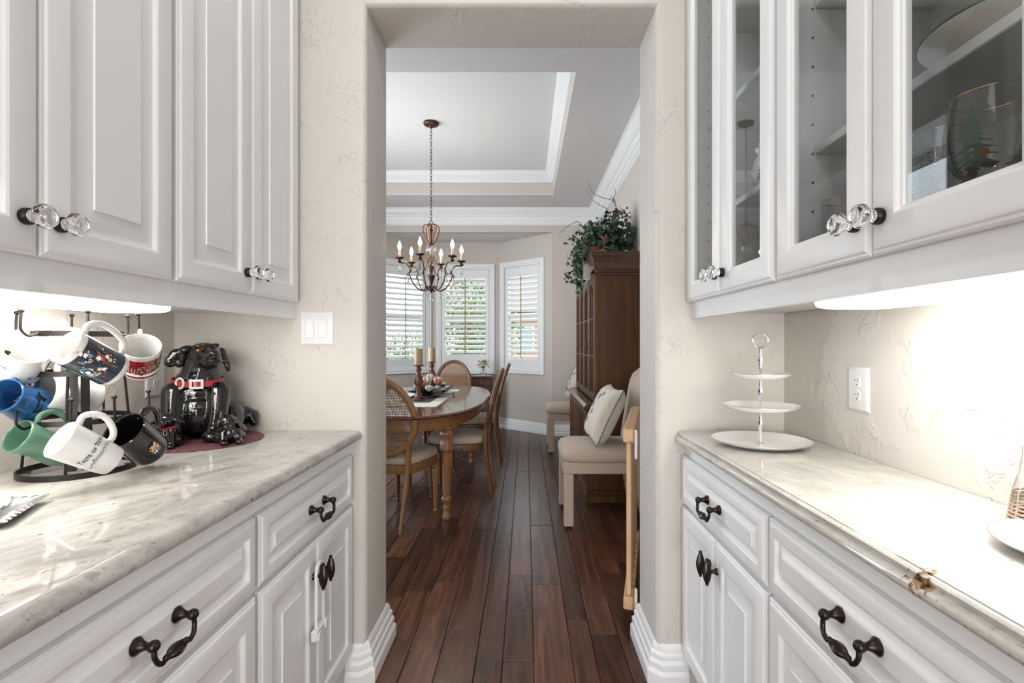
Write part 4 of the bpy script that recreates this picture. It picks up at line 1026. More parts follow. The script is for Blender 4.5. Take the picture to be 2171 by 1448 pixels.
# ================================================================== IN THE GLASS CABINETS
def goblet(lab, x, y, z, s=1.0, rot=200):
    root = thing('goblet', lab, 'glass', (x, y, z), 0, 'goblets in the glass cabinet')
    k = lambda a: [(r_ * s, z_ * s) for (r_, z_) in a]
    bowl = k([(.004, .100), (.022, .108), (.042, .128), (.053, .155), (.055, .180), (.052, .210), (.049, .232)])
    mk('bowl', B().lathe(bowl, 40, cap=False), 'goblet_glass', root)
    mk('stem', B().lathe(k([(.038, 0), (.038, .002), (.014, .008), (.0055, .020), (.005, .06), (.0065, .095), (.006, .101)]), 24, cap=False), 'goblet_glass', root)
    mk('gold_rim', B().tube([(.0492 * s * cos(2 * pi * i / 40), .0492 * s * sin(2 * pi * i / 40), .232 * s) for i in range(40)], .0011, 6, closed=True), 'gold', root, label='gold rim')
    b = B()
    def rad(z_):
        for (a, c) in zip(bowl, bowl[1:]):
            if a[1] <= z_ <= c[1]: return a[0] + (c[0] - a[0]) * (z_ - a[1]) / (c[1] - a[1])
        return bowl[-1][0]
    def onbowl(pts, a, zc, m, off=.0012):
        vs = []
        for (px_, pz) in pts: rr = rad((zc + pz) ) + off; an = R(a) + px_ / (.052 * s); vs.append((rr * cos(an), rr * sin(an), zc + pz))
        b.add(vs, [tuple(range(len(vs)))], m)
    rg = random.Random(int(x * 999 + y * 777))
    for (a, w_, hh) in ((rot, .050, .072), (rot + 75, .040, .056), (rot - 95, .045, .064)):
        n = 9
        for i in range(n):
            f = i / n; z0 = (.128 + (hh + .008) * f) * s; ww = w_ * s * (1 - f) * .62
            for sd_ in (-1, 1):
                for kk in range(3):
                    onbowl([(0, .004 * s), (sd_ * ww * (.5 + .25 * kk) * rg.uniform(.8, 1.2), -.006 * s + .003 * s * kk), (sd_ * ww * .3, .008 * s), (0, .010 * s)], a, z0, 0 if rg.random() < .8 else 1, off=.0010 + .0001 * kk)
        for i in range(5): onbowl([(-.012 * s, 0), (0, -.002 * s), (.012 * s, .001 * s), (0, .003 * s)], a + rg.uniform(-24, 24), rg.uniform(.122, .128) * s, 2)
        onbowl([(-.004 * s, 0), (.006 * s, -.001), (.006 * s, .006 * s), (-.003 * s, .006 * s)], a + 14, .138 * s, 3)
    mk('painted_tree', b, ['pine_print', 'leaf_mid', 'brown_print', 'red_print'], root, label='painted green fir trees')
zf = ZU0 + .0385
goblet('gold-rimmed goblet painted with a fir, nearest the cabinet glass and largest', .675, .742, zf, 1.0, 205)
goblet('gold-rimmed goblet painted with a fir, second from the cabinet knob', .705, .872, zf, .98, 212)
goblet('gold-rimmed goblet painted with a fir, first past the cabinet door stile, beside the knob', .735, .985, zf, .97, 215)
goblet('gold-rimmed goblet standing behind the largest one, near the cabinet\'s back', .815, .78, zf, .95, 214)
def tumbler(lab, x, y, z, gr, rot=225):
    root = thing('tumbler', lab, 'glass', (x, y, z), 0, gr)
    mk('glass_body', B().lathe([(.001, .003), (.027, .002), (.030, .01), (.034, .12), (.036, .185)], 36, cap=False), 'goblet_glass', root)
    mk('gold_rim', B().tube([(.036 * cos(2 * pi * i / 36), .036 * sin(2 * pi * i / 36), .185) for i in range(36)], .0010, 6, closed=True), 'gold', root, label='gold rim')
    b = B(); wrap(shape(tree_pts(.036, .055, 8)), .034, rot, .062, b, 0, off=.0012); wrap(shape(tree_pts(.012, .022, 4)), .034, rot + 3, .086, b, 1, off=.0016)
    wrap(shape(tree_pts(.030, .045, 7)), .034, rot + 110, .055, b, 0, off=.0012)
    mk('painted_tree', b, ['pine_print', 'red_print'], root)
tumbler('tall gold-rimmed tumbler with a painted fir, by the crystal knobs', .690, 1.118, zf, 'tumblers in the glass cabinet')
tumbler('tall tumbler at the back corner behind the crystal knobs', .80, 1.10, zf, 'tumblers in the glass cabinet', 232)
tumbler('tall tumbler on the far cabinet floor, nearest its door', .69, 1.275, zf, 'tumblers in the glass cabinet', 230)
tumbler('tall tumbler on the far cabinet floor, behind the nearest one', .76, 1.36, zf, 'tumblers in the glass cabinet', 230)
# platter, jug, mug
root = thing('serving_dish', 'white dish with dark green bands and a lid bowl, on the middle shelf behind glass', 'dish', (.775, .80, 1.6755))
q = B().lathe([(.060, 0), (.075, .003), (.085, .010), (.120, .034), (.130, .046), (.127, .048), (.116, .037), (.080, .014), (.001, .008)], 56); d = mk('dish_body', q, 'cream_ceramic', root)
mk('green_band', B().tube([(.1285 * cos(2 * pi * i / 56), .1285 * sin(2 * pi * i / 56), .0475) for i in range(56)], .0026, 6, closed=True), 'teal_stripe', root, label='dark green rim band')
mk('green_band', B().tube([(.093 * cos(2 * pi * i / 56), .093 * sin(2 * pi * i / 56), .0155) for i in range(56)], .0018, 6, closed=True), 'teal_stripe', root, label='dark green foot band')
root = thing('plate', 'white plate with a green band leaning on the cabinet\'s back, middle shelf', 'plate', mtx=Mx.Translation((.862, .80, 1.680)) @ Mx.Rotation(R(-74), 4, 'Y'))
mk('plate_body', B().lathe([(r_, z_) for (r_, z_) in plate_prof(.115, 0)], 48, org=(.115, 0, 0)), 'cream_ceramic', root)
mk('green_band', B().tube([(.115 + .104 * cos(2 * pi * i / 48), .104 * sin(2 * pi * i / 48), .0172) for i in range(48)], .0022, 6, closed=True), 'teal_stripe', root, label='dark green band')
root = thing('jug', 'white jug painted with a dark fir tree, on the far cabinet\'s middle shelf', 'jug', (.715, 1.47, 1.6755))
mk('jug_body', B().lathe([(.034, 0), (.046, .008), (.060, .035), (.062, .055), (.052, .085), (.040, .105), (.038, .118), (.044, .128), (.041, .128), (.034, .116), (.036, .104), (.046, .085), (.056, .055), (.054, .035), (.04, .012), (0, .01)], 40), 'cream_ceramic', root)
mk('handle', B().tube(spline([(.01, -.040, .115), (.015, -.072, .112), (.016, -.082, .08), (.01, -.058, .045)], 6), .006, 10), 'cream_ceramic', root)
mk('spout', organic([('c', [(-.012, .036, .112), (-.02, .058, .128)], [.017, .010])], .003, 3), 'cream_ceramic', root)
b = B(); wrap(shape(tree_pts(.042, .075, 8)), .0605, 216, .048, b, off=.0018); mk('painted_tree', b, 'leaf_black', root, label='painted dark fir')
root = thing('cup', 'white cup with a brown picture, on the far cabinet\'s upper shelf', 'cup', (.722, 1.42, 2.0055))
mk('cup_body', B().lathe([(.028, 0), (.034, .004), (.045, .03), (.052, .07), (.055, .10), (.052, .10), (.049, .07), (.042, .03), (.001, .01)], 40), 'white_ceramic', root)
mk('handle', B().tube(spline([(.0, -.050, .085), (0, -.080, .082), (0, -.082, .05), (0, -.046, .03)], 6), .005, 10), 'white_ceramic', root)
b = B(); wrap(shape([(-.018, -.012), (.0, -.016), (.02, -.010), (.012, .004), (.016, .016), (.004, .008), (-.006, .022), (-.016, .008)]), .050, 222, .05, b, off=.003); mk('print', b, 'brown_print', root, label='brown printed motif')

# ================================================================== DINING ROOM
# ---- table
TCX, TCY, TA, TB_, TZ = -.868, 4.40, .545, 1.19, .762
def sup(a, b_, n=2.7, k=72):
    out = []
    for i in range(k):
        t = 2 * pi * i / k; c, s = cos(t), sin(t)
        out.append((a * math.copysign(abs(c) ** (2 / n), c), b_ * math.copysign(abs(s) ** (2 / n), s)))
    return out
root = thing('dining_table', 'long oval dark wood dining table with a glossy top, set with a white runner', 'table', (TCX, TCY, 0))
# three leaves of the top: cut by two seams
def top_piece(ya, yb):
    full = sup(TA, TB_, k=144); b = B(); g = .0012
    lay = [(.004, -.022), (0, -.018), (-.004, -.012), (-.004, -.008), (0, -.005), (.006, 0)]
    def outline(ins):
        a, c = TA - ins, TB_ - ins; ys = [ya + g + (yb - ya - 2 * g) * i / 24 for i in range(25)]
        ys = [max(-c + 1e-4, min(c - 1e-4, y)) for y in ys]; n = 2.7
        xs = [a * max(0, 1 - abs(y / c) ** n) ** (1 / n) for y in ys]
        return [(x_, y) for x_, y in zip(xs, ys)] + [(-x_, y) for x_, y in zip(xs[::-1], ys[::-1])]
    b.rings([[(x_, y, TZ + z) for (x_, y) in outline(i)] for (i, z) in lay], True, 0, True, True)
    mk('table_leaf', b, 'table_wood', root, ang=30)
for ya, yb in ((-TB_, -.44), (-.44, .0), (.0, .44), (.44, TB_)): top_piece(ya, yb)
b = B(); o = sup(TA - .055, TB_ - .07, 2.7); i_ = sup(TA - .078, TB_ - .093, 2.7)
b.rings([[(x_, y, TZ - .024) for (x_, y) in o], [(x_, y, TZ - .095) for (x_, y) in o], [(x_ * 1.012, y * 1.006, TZ - .098) for (x_, y) in o], [(x_ * 1.012, y * 1.006, TZ - .106) for (x_, y) in o], [(x_, y, TZ - .106) for (x_, y) in i_], [(x_, y, TZ - .024) for (x_, y) in i_]], True, 0, loop=True)
mk('apron', b, 'apron_wood', root)
def table_leg(x, y):
    q = B(); z1 = TZ - .024
    q.box(x - .034, x + .034, y - .034, y + .034, z1 - .105, z1, c=.003)
    sq_ = [(.030, z1 - .105), (.037, z1 - .112), (.047, z1 - .135), (.047, z1 - .150), (.040, z1 - .165), (.043, z1 - .20), (.049, z1 - .235), (.049, z1 - .252), (.038, z1 - .262), (.034, z1 - .285), (.028, .21), (.024, .165), (.033, .155), (.036, .145), (.036, .132), (.026, .120), (.022, .098), (.026, .085), (.026, .075), (.020, .062), (.024, .045), (.030, .02), (.030, .006), (.026, 0)]
    q.lathe([(r_ * 1.02, z_) for (r_, z_) in sq_], 8, org=(x, y, 0), mat=Mx.Rotation(R(22.5), 3, 'Z'))
    mk('leg', q, 'apron_wood', root, ang=40)
for sx in (-1, 1):
    for sy in (-1, 1): table_leg(sx * .318, sy * .83)

# ---- oval-back chairs
def oval_frame(z):      # y of the back at height z: gently curved rake
    t = (z - .42) / .6; return -.225 - .035 * t - .105 * t * t
def make_chair(mat, lab, loc, rz, grp='oval cane-back dining chairs', hw=.245):
    root = thing('dining_chair', lab, 'chair', loc, rz, grp)
    zc, hh = .748, .258
    n = 56; rs = []
    for i in range(n):
        a = 2 * pi * i / n; cx, sz = hw * cos(a), hh * sin(a); z = zc + sz; x_ = cx * (1 - .04 * sin(a))
        y = oval_frame(z); nr = V((cos(a) / hw, 0, sin(a) / hh)).normalized(); yy = V((0, 1, 0))
        c = V((x_, y, z)); ring = []
        for (u, w_) in ((-.020, -.010), (-.013, -.0165), (.010, -.0165), (.019, -.008), (.019, .008), (.009, .0145), (-.012, .0145), (-.020, .008)): ring.append(c + nr * u + yy * w_)
        rs.append(ring)
    mk('back_frame', B().rings(rs, True, loop=True), mat, root, ang=60)
    # cane: straight strands both ways clipped to the oval
    q = B(); ia, ib = hw - .020, hh - .020
    st = .0105; k = int(ia / st)
    def strand(p0, p1, wd, vert):
        m = 7; v0, v1 = [], []
        for j in range(m):
            f = j / (m - 1); x_ = p0[0] + (p1[0] - p0[0]) * f; z = p0[1] + (p1[1] - p0[1]) * f; y = oval_frame(z)
            if vert: v0.append((x_ - wd, y + .001, z)); v1.append((x_ + wd, y + .001, z))
            else: v0.append((x_, y, z - wd)); v1.append((x_, y, z + wd))
        q.rings([v0, v1], False)
    for i in range(-k, k + 1):
        x_ = i * st; e = ib * math.sqrt(max(0, 1 - (x_ / ia) ** 2)); strand((x_, zc - e), (x_, zc + e), .0029, True)
    for i in range(-int(ib / st), int(ib / st) + 1):
        z_ = i * st; e = ia * math.sqrt(max(0, 1 - (z_ / ib) ** 2)); strand((-e, zc + z_), (e, zc + z_), .0029, False)
    mk('cane_panel', q, 'cane', root, kind='stuff')
    # seat rail and cushion: straight at the back, bowed at the front
    def seat(ins, k=40):
        pts = []
        for i in range(k):
            t = 2 * pi * i / k; c, s = cos(t), sin(t); nn = 3.2 if s > 0 else 5
            x_ = (.245 - ins) * math.copysign(abs(c) ** (2 / nn), c); y = (.235 - ins) * math.copysign(abs(s) ** (2 / nn), s)
            x_ *= 1 + .14 * y / .235 - .06
            pts.append((x_, y + .015))
        return pts
    rings = [[(x_, y, z) for (x_, y) in seat(i)] for (i, z) in ((.012, .362), (.002, .366), (0, .372), (0, .418), (.006, .424), (.02, .426))]
    mk('seat_rail', B().rings(rings, True, 0, True, True), mat, root)
    rings = [[(x_, y, z) for (x_, y) in seat(i)] for (i, z) in ((.012, .426), (.004, .434), (0, .450), (.003, .466), (.013, .478), (.05, .490), (.12, .497), (.2, .499))]
    mk('seat_cushion', B().rings(rings, True, 0, True, True), 'seat_fabric', root)
    for ins, z in ((.002, .4335), (.005, .472)):
        p = seat(ins); mk('piping', B().tube([(x_, y, z) for (x_, y) in p], .0035, 6, closed=True), 'seat_fabric', root)
    for s in (-1, 1):
        p = spline([(s * .150, -.285, 0), (s * .160, -.258, .15), (s * .172, -.232, .33), (s * .178, -.226, .44), (s * .182, -.236, .54), (s * .196, -.249, .60)], 5)
        nn = len(p); rad = [.0125 + .0095 * min(1, i / (nn * .5)) for i in range(nn)]
        mk('leg', B().tube(p, rad, 8, sq=.85), mat, root, ang=50)
        q = B().lathe([(.012, 0), (.015, .004), (.015, .012), (.010, .018), (.012, .03), (.0145, .05), (.021, .25), (.025, .30), (.025, .305), (.018, .315), (.021, .325), (.026, .345), (.026, .366)], 12, org=(s * .205, .195, 0))
        mk('leg', q, mat, root, ang=40)
    return root
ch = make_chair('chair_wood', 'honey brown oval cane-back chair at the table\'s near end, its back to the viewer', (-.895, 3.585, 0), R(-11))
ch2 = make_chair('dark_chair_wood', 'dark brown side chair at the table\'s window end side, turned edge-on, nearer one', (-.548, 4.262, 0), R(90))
ch2['label'] = 'dark oval-back chair seen edge-on beside the table, nearer of the two by the aisle'
dup(ch2, (-.528, 5.28, 0), R(91), 'dark oval-back chair seen edge-on beside the table, farther of the two by the aisle')
dup(ch2, (-1.19, 5.25, 0), R(-90), 'oval-back chair on the table\'s far side, mostly hidden behind the near chair and candlesticks')
dup(ch2, (-1.19, 4.2, 0), R(-90), 'oval-back chair on the table\'s far side, glimpsed under the tabletop')
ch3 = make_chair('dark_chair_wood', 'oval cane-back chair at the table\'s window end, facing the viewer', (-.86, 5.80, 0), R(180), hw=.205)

# ---- runner, centrepiece, candlesticks
b = B(); n = 60; out = []
x0, x1, y0, y1 = TCX - .215, TCX + .215, 3.72, 5.10
def edge(p, q, k):
    p, q = V(p), V(q); d = q - p; nn = V((d.y, -d.x)).normalized()
    return [p + d * i / k + nn * (.010 * abs(sin(pi * i * .5))) for i in range(k)]
for (p, q, k) in (((x0, y0), (x1, y0), 14), ((x1, y0), (x1, y1), 46), ((x1, y1), (x0, y1), 14), ((x0, y1), (x0, y0), 46)): out += edge(p, q, k)
zt = TZ + .0004
b.rings([[(p.x, p.y, zt) for p in out], [(p.x, p.y, zt + .0022) for p in out]], True, 0, True, True)
root = tag(mk('table_runner', b, 'lace'), 'white lace-edged runner lying along the glossy dining table', 'runner')
b = B().box(TCX - .125, TCX + .125, 3.97, 4.96, zt + .0023, zt + .0035); mk('centre_cloth', b, 'runner_grey', root, w=True, label='dark grey centre cloth')
ZR = zt + .0037
def candlestick(x, y, lab):
    root = thing('candlestick', lab, 'candlestick', (x, y, ZR), 0, 'turned candlesticks on the runner')
    mk('holder', B().lathe([(.050, 0), (.052, .006), (.050, .012), (.040, .017), (.034, .022), (.036, .028), (.026, .038), (.021, .055), (.019, .08), (.022, .11), (.024, .125), (.031, .135), (.034, .15), (.033, .165), (.027, .185), (.0195, .195), (.022, .205), (.018, .212), (.015, .222), (.020, .236), (.025, .244), (.025, .252), (.017, .262), (.018, .270), (.040, .276), (.043, .281), (.043, .284), (0, .284)], 40), 'candle_wood', root, ang=40)
    q = B()
    for i in range(20):
        a = 2 * pi * i / 20; q.tube([((r_ + .0005) * cos(a), (r_ + .0005) * sin(a), z) for (r_, z) in ((.0225, .112), (.0305, .135), (.0338, .150), (.0328, .165), (.0265, .185), (.021, .193))], .0030, 6)
    mk('gadroon', q, 'candle_wood', root, kind='stuff')
    mk('candle', B().lathe([(.033, .2845), (.033, .415), (.031, .418), (.022, .416), (0, .412)], 32), 'candle_wax', root, label='cream pillar candle')
    mk('wick', B().tube([(0, 0, .412), (.0005, 0, .420), (.002, 0, .424)], .0012, 6), 'black_print', root)
candlestick(-.862, 4.13, 'turned wooden candlestick with a cream pillar candle, nearer on the runner')
candlestick(-.890, 4.86, 'turned wooden candlestick with a cream pillar candle, farther on the runner')
def leafquad(b, c, d, nrm, l, w_, m=0, fold=.15):
    """a pointed leaf blade of six faces, folded along its rib"""
    d = d.normalized(); s = d.cross(nrm).normalized(); u = s.cross(d)
    p = [c, c + d * l * .30 + s * w_ * .9 + u * fold * w_, c + d * l * .65 + s * w_ * .75 + u * fold * w_, c + d * l, c + d * l * .65 - s * w_ * .75 + u * fold * w_, c + d * l * .30 - s * w_ * .9 + u * fold * w_, c + d * l * .5]
    b.add(p, [(0, 1, 6), (1, 2, 6), (2, 3, 6), (3, 4, 6), (4, 5, 6), (5, 0, 6)], m)
def ivyleaf(b, c, d, nrm, l, m=0):
    d = d.normalized(); s = d.cross(nrm)
    if s.length < 1e-4: s = d.orthogonal()
    s.normalize(); u = s.cross(d)
    q = [(0, 0), (.42, -.12), (.36, .28), (.62, .42), (.24, .62), (0, 1.05), (-.24, .62), (-.62, .42), (-.36, .28), (-.42, -.12)]
    P_ = [c + s * (x_ * l) + d * (y * l) + u * (-.22 * l * abs(x_)) for (x_, y) in q] + [c + d * l * .4]
    b.add(P_, [(i, (i + 1) % 10, 10) for i in range(10)], m)
rg = random.Random(11)
root = thing('magnolia_centrepiece', 'flower arrangement of white and pink blooms with dark leaves on the runner', 'flowers', (-.84, 4.50, ZR))
b = B()
for i in range(100):
    a = rg.uniform(0, 2 * pi); c = V((rg.gauss(.015, .05), rg.gauss(-.03, .14), rg.uniform(.012, .075)))
    d = V((cos(a), sin(a) * .7, rg.uniform(-.15, .35))); leafquad(b, c, d, V((rg.gauss(0, .3), rg.gauss(0, .3), 1)).normalized(), rg.uniform(.09, .15), rg.uniform(.018, .030), rg.choice([0, 0, 1]))
b.v = [(p[0], p[1], max(p[2], .002)) for p in b.v]
mk('foliage', b, ['leaf_black', 'leaf_dark'], root, kind='stuff')
def bloom(x, y, z, r_, mat, nm='bloom'):
    b = B(); rg2 = random.Random(int(abs(x * 9999) + abs(y * 7777)))
    for layer, (k, tl, s) in enumerate(((6, .35, 1), (5, .75, .85), (4, 1.1, .6))):
        for i in range(k):
            a = 2 * pi * i / k + layer * .5 + rg2.uniform(-.1, .1); rad = V((cos(a), sin(a), 0)); t = V((-sin(a), cos(a), 0)); g = []
            for u in range(5):
                f = u / 4; ph = tl + (1.25 - tl * .5) * f; L_ = r_ * s * f
                c = V((x, y, z)) + rad * (L_ * cos(min(ph, 1.5)) + .002) + V((0, 0, L_ * sin(min(ph, 1.5))))
                wd = r_ * s * .55 * sin(pi * (.12 + .80 * f)) ; g.append([c - t * wd + V((0, 0, wd * .35)), c, c + t * wd + V((0, 0, wd * .35))])
            b.rings(g, False)
    return mk(nm, b, mat, root, ang=60)
for (x_, y, z, r_, m_) in ((.03, -.20, .04, .045, 'petal_white'), (-.01, -.08, .09, .055, 'petal_white'), (.075, -.02, .07, .050, 'petal_pink'), (-.03, -.17, .075, .042, 'petal_pink'), (.055, .10, .085, .048, 'petal_white'), (-.06, .05, .10, .05, 'petal_pink'), (.02, .20, .09, .045, 'petal_pink'), (-.08, -.12, .05, .045, 'petal_white'), (.085, -.13, .035, .040, 'petal_white'), (.09, .17, .045, .04, 'petal_white'), (.0, .02, .12, .045, 'petal_white')):
    bloom(x_, y, z + .012, r_ * 1.25, m_)
root = thing('white_box', 'small white lidded box on the runner beside the flowers', 'box', (-.735, 4.80, ZR))
mk('box_body', B().box(-.04, .04, -.035, .035, 0, .042, c=.003), 'cream_ceramic', root); mk('lid', B().box(-.043, .043, -.038, .038, .0422, .056, c=.003), 'cream_ceramic', root)
root = thing('ceramic_dish', 'low cream dish on the runner\'s edge in front of the white box', 'dish', (-.70, 4.62, ZR))
mk('dish_body', B().lathe([(.03, 0), (.05, .006), (.062, .022), (.058, .022), (.046, .009), (.001, .006)], 32, sx=1.2), 'cream_ceramic', root)

# ---- sideboard with a posy under the centre window
root = thing('sideboard', 'dark mahogany sideboard under the centre window, behind the far chair', 'sideboard', (-.87, 7.245, 0))
def sbx(nm, b, mat='mahogany', **k): return mk(nm, b, mat, root, w=True, **k)
sbx('top', B().box(-1.305, -.435, 7.055, 7.430, .742, .766, c=.005))
sbx('carcass', B().box(-1.27, -.47, 7.085, 7.425, .12, .742))
for i in range(3):
    x_ = -1.255 + i * .262; d = sbx('drawer', B().nested(x_, x_ + .252, .63, .728, [(0, -.012), (0, 0), (.004, .003), (.012, .003), (.015, .0)], lambda u, v, d: (u, 7.073 - d, v), back=True), 'mahogany')
    mk('knob', B().ball((x_ + .126, 7.060, .68), .011, 12), 'gold', d, w=True)
    d = sbx('door', B().nested(x_, x_ + .252, .15, .618, [(0, -.012), (0, 0), (.004, .003), (.035, .003), (.04, -.004), (.05, -.004), (.065, .001)], lambda u, v, d: (u, 7.073 - d, v), back=True), 'mahogany')
    mk('knob', B().ball((x_ + .226, 7.060, .42), .010, 12), 'gold', d, w=True)
for x_ in (-1.24, -.50):
    for y in (7.11, 7.395): sbx('leg', B().lathe([(.022, 0), (.026, .02), (.018, .05), (.028, .09), (.030, .12)], 14, org=(x_, y, 0)))
tag(mk('doily', B().lathe([(0, .7662), (.13, .7662), (.14, .767), (.135, .7675), (0, .7672)], 48, org=(-.60, 7.22, 0), flute=16, fd=.02, sy=.8), 'lace'), 'white lace doily on the dark sideboard under the posy', 'doily')
root = thing('posy_vase', 'clear glass vase with a yellow and white posy on the sideboard', 'vase', (-.592, 7.20, .7678))
mk('vase_body', B().lathe([(.028, 0), (.034, .004), (.040, .03), (.038, .06), (.032, .08), (.036, .092), (.034, .092), (.030, .08), (.036, .06), (.037, .03), (.030, .008), (0, .007)], 28, flute=10, fd=.03), 'glass', root)
b = B()
for i in range(70):
    c = V((rg.gauss(0, .035), rg.gauss(0, .03), rg.uniform(.10, .20))); a = rg.uniform(0, 2 * pi); leafquad(b, c, V((cos(a), sin(a), rg.uniform(-.2, .8))), V((0, 0, 1)), rg.uniform(.045, .07), rg.uniform(.010, .016), rg.choice([0, 1, 1]))
for i in range(8):
    c = V((rg.gauss(0, .02), rg.gauss(0, .02), .16)); b.tube([(0, 0, .03), (c.x * .4, c.y * .4, .09), c], .0018, 5, m=0)
mk('greenery', b, ['leaf_mid', 'leaf_pale'], root, kind='stuff')
for (x_, y, z, m_) in ((0, -.035, .15, 'petal_yellow'), (.045, -.02, .13, 'petal_yellow'), (-.035, -.02, .16, 'petal_white'), (.02, -.03, .185, 'petal_white'), (-.01, -.05, .115, 'petal_white'), (.06, -.01, .165, 'petal_white')): bloom(x_, y, z + .01, .036, m_)

# ---- china hutch
HX, HY0, HY1 = .538, 3.925, 5.43
root = thing('china_hutch', 'tall dark wood china hutch against the right dining wall, ivy on top', 'cabinet', (.70, 4.68, 0))
def hb(nm, b, mat='hutch_wood', par=None, **k): return mk(nm, b, mat, par or root, w=True, **k)
BXF = .475
hb('base_cabinet_body', B().box(BXF, .933, HY0 + .015, HY1 - .015, .10, .70))
PL = [(0, 0), (.020, 0), (.020, .055), (.012, .062), (.016, .070), (.016, .082), (.006, .092), (.002, .10), (0, .10)]
hb('plinth', B().sweep([(.933, HY0 + .015), (BXF, HY0 + .015), (BXF, HY1 - .015), (.933, HY1 - .015)], [(o - .01, z) for (o, z) in PL], side=1).box(BXF + .01, .93, HY0 + .03, HY1 - .03, .01, .099), ang=25)
WM = [(-.02, .70), (.006, .70), (.010, .708), (.022, .718), (.028, .728), (.028, .738), (.016, .746), (.004, .756), (-.03, .760)]
hb('waist_moulding', B().sweep([(.933, HY0 + .015), (BXF, HY0 + .015), (BXF, HY1 - .015), (.933, HY1 - .015)], WM, side=1).box(BXF + .015, .932, HY0 + .03, HY1 - .03, .70, .758), 'hutch_wood_y', ang=25)
hb('upper_case', B().box(HX + .02, .933, HY0 + .04, HY0 + .062, .758, 1.80).box(HX + .02, .933, HY1 - .062, HY1 - .04, .758, 1.80).box(.918, .933, HY0 + .05, HY1 - .05, .758, 1.80).box(HX + .02, .93, HY0 + .05, HY1 - .05, 1.78, 1.80).box(HX + .02, .93, HY0 + .05, HY1 - .05, .758, .77))
hb('corner_post', B().box(HX, HX + .035, HY0 + .036, HY0 + .062, .758, 1.80, c=.003)); hb('corner_post', B().box(HX, HX + .035, HY1 - .062, HY1 - .036, .758, 1.80, c=.003))
for z in (1.10, 1.44): hb('shelf', B().box(HX + .05, .918, HY0 + .064, HY1 - .064, z, z + .018))
CN = [(-.02, 1.80), (.003, 1.80), (.005, 1.806), (.003, 1.812), (.005, 1.848), (.010, 1.856), (.014, 1.872), (.022, 1.892), (.030, 1.904), (.030, 1.918), (.034, 1.924), (.034, 1.934), (-.03, 1.934)]
hb('cornice', B().sweep([(.933, HY0 + .036), (HX, HY0 + .036), (HX, HY1 - .036), (.933, HY1 - .036)], CN, side=1).box(HX + .02, .932, HY0 + .05, HY1 - .05, 1.80, 1.933), 'hutch_wood_y', ang=25)
hb('frieze_moulding', B().sweep([(.933, HY0 + .038), (HX, HY0 + .038), (HX, HY1 - .038), (.933, HY1 - .038)], [(0, 1.752), (.006, 1.754), (.010, 1.760), (.010, 1.768), (.004, 1.774), (0, 1.776)], side=1), 'hutch_wood_y', ang=25)
fx = lambda X: (lambda u, v, d: (X - d, u, v))
yy0, yy1 = HY0 + .064, HY1 - .064; nd = 4; wd_ = (yy1 - yy0) / nd
for i in range(nd):
    a, c = yy0 + i * wd_ + .002, yy0 + (i + 1) * wd_ - .002
    d = hb('glass_door', B().nested(a, c, .775, 1.752, [(0, -.018), (0, .002), (.004, .006), (.045, .006), (.05, .002), (.05, -.018)], fx(HX), fill=False), par=root)
    mk('pane', B().box(HX + .008, HX + .011, a + .045, c - .045, .82, 1.707), 'pane', d, w=True)
    q = B(); ym = (a + c) / 2
    q.box(HX - .004, HX + .008, ym - .008, ym + .008, .82, 1.707); 
    for z in (1.12, 1.42): q.box(HX - .003, HX + .007, a + .045, c - .045, z - .006, z + .006)
    # arched head to the glazing
    p = [(a + .045, 1.707)] + [(a + .045 + (c - a - .09) * t / 10, 1.707 - .075 * (1 - sin(pi * t / 10))) for t in range(11)] + [(c - .045, 1.707)]
    q.prism(p, fx(HX), -.010, .003); mk('glazing_bar', q, 'hutch_wood', d, w=True)
    ky_ = c - .022 if i % 2 == 0 else a + .022
    mk('handle', B().tube([(HX - .006, ky_, 1.24), (HX - .022, ky_, 1.235), (HX - .025, ky_, 1.215), (HX - .022, ky_, 1.195), (HX - .006, ky_, 1.19)], .0038, 8), 'copper_bronze', d, w=True)
    d = hb('panel_door', B().nested(a, c, .13, .685, [(0, -.012), (0, .004), (.004, .008), (.045, .008), (.05, .0), (.06, .0), (.085, .006)], fx(BXF), back=True))
    mk('handle', B().tube([(BXF - .008, ky_, .44), (BXF - .024, ky_, .435), (BXF - .027, ky_, .41), (BXF - .024, ky_, .385), (BXF - .008, ky_, .38)], .0042, 8), 'copper_bronze', d, w=True)
# plates standing in the hutch are dark behind the bars: one carved crest on the cornice front
q = B(); ym = (HY0 + HY1) / 2
p = [(ym - .55, 1.80)] + [(ym - .55 + 1.1 * t / 20, 1.80 - .055 * abs(cos(pi * t / 20)) ** 1.4 - .0) for t in range(21)] + [(ym + .55, 1.80)]
q.prism(p, fx(HX), .001, .012); hb('apron_crest', q, 'hutch_wood_y')

# ---- ivy arrangement on the hutch
IV = V((.66, 4.48, 1.9345))
root = thing('ivy_arrangement', 'trailing ivy arrangement with bare twigs and red pods on top of the hutch', 'plant', IV)
mk('basket', B().lathe([(.10, 0), (.13, .02), (.15, .09), (.155, .11), (.145, .11), (.13, .03), (0, .02)], 32, flute=16, fd=.02), 'rattan', root, label='woven basket')
bl = {k: B() for k in range(3)}
def spray(b_from, b_to, n, spread, sz, mats=(0, 0, 1, 1, 2)):
    for i in range(n):
        t = rg.random(); c = V(b_from).lerp(V(b_to), t) + V((rg.gauss(0, spread), rg.gauss(0, spread * 1.4), rg.gauss(0, spread)))
        d = V((rg.gauss(-.15, .6), rg.gauss(-.1, .6), rg.gauss(-.25, .5))); nn = V((rg.gauss(-.4, .6), rg.gauss(-.6, .6), rg.gauss(.3, .6))).normalized()
        ivyleaf(bl[0], c, d, nn, rg.uniform(.7, 1.2) * sz, rg.choice(mats))
spray((.02, .0, .12), (.10, -.02, .22), 720, .085, .042, (0, 0, 0, 1))
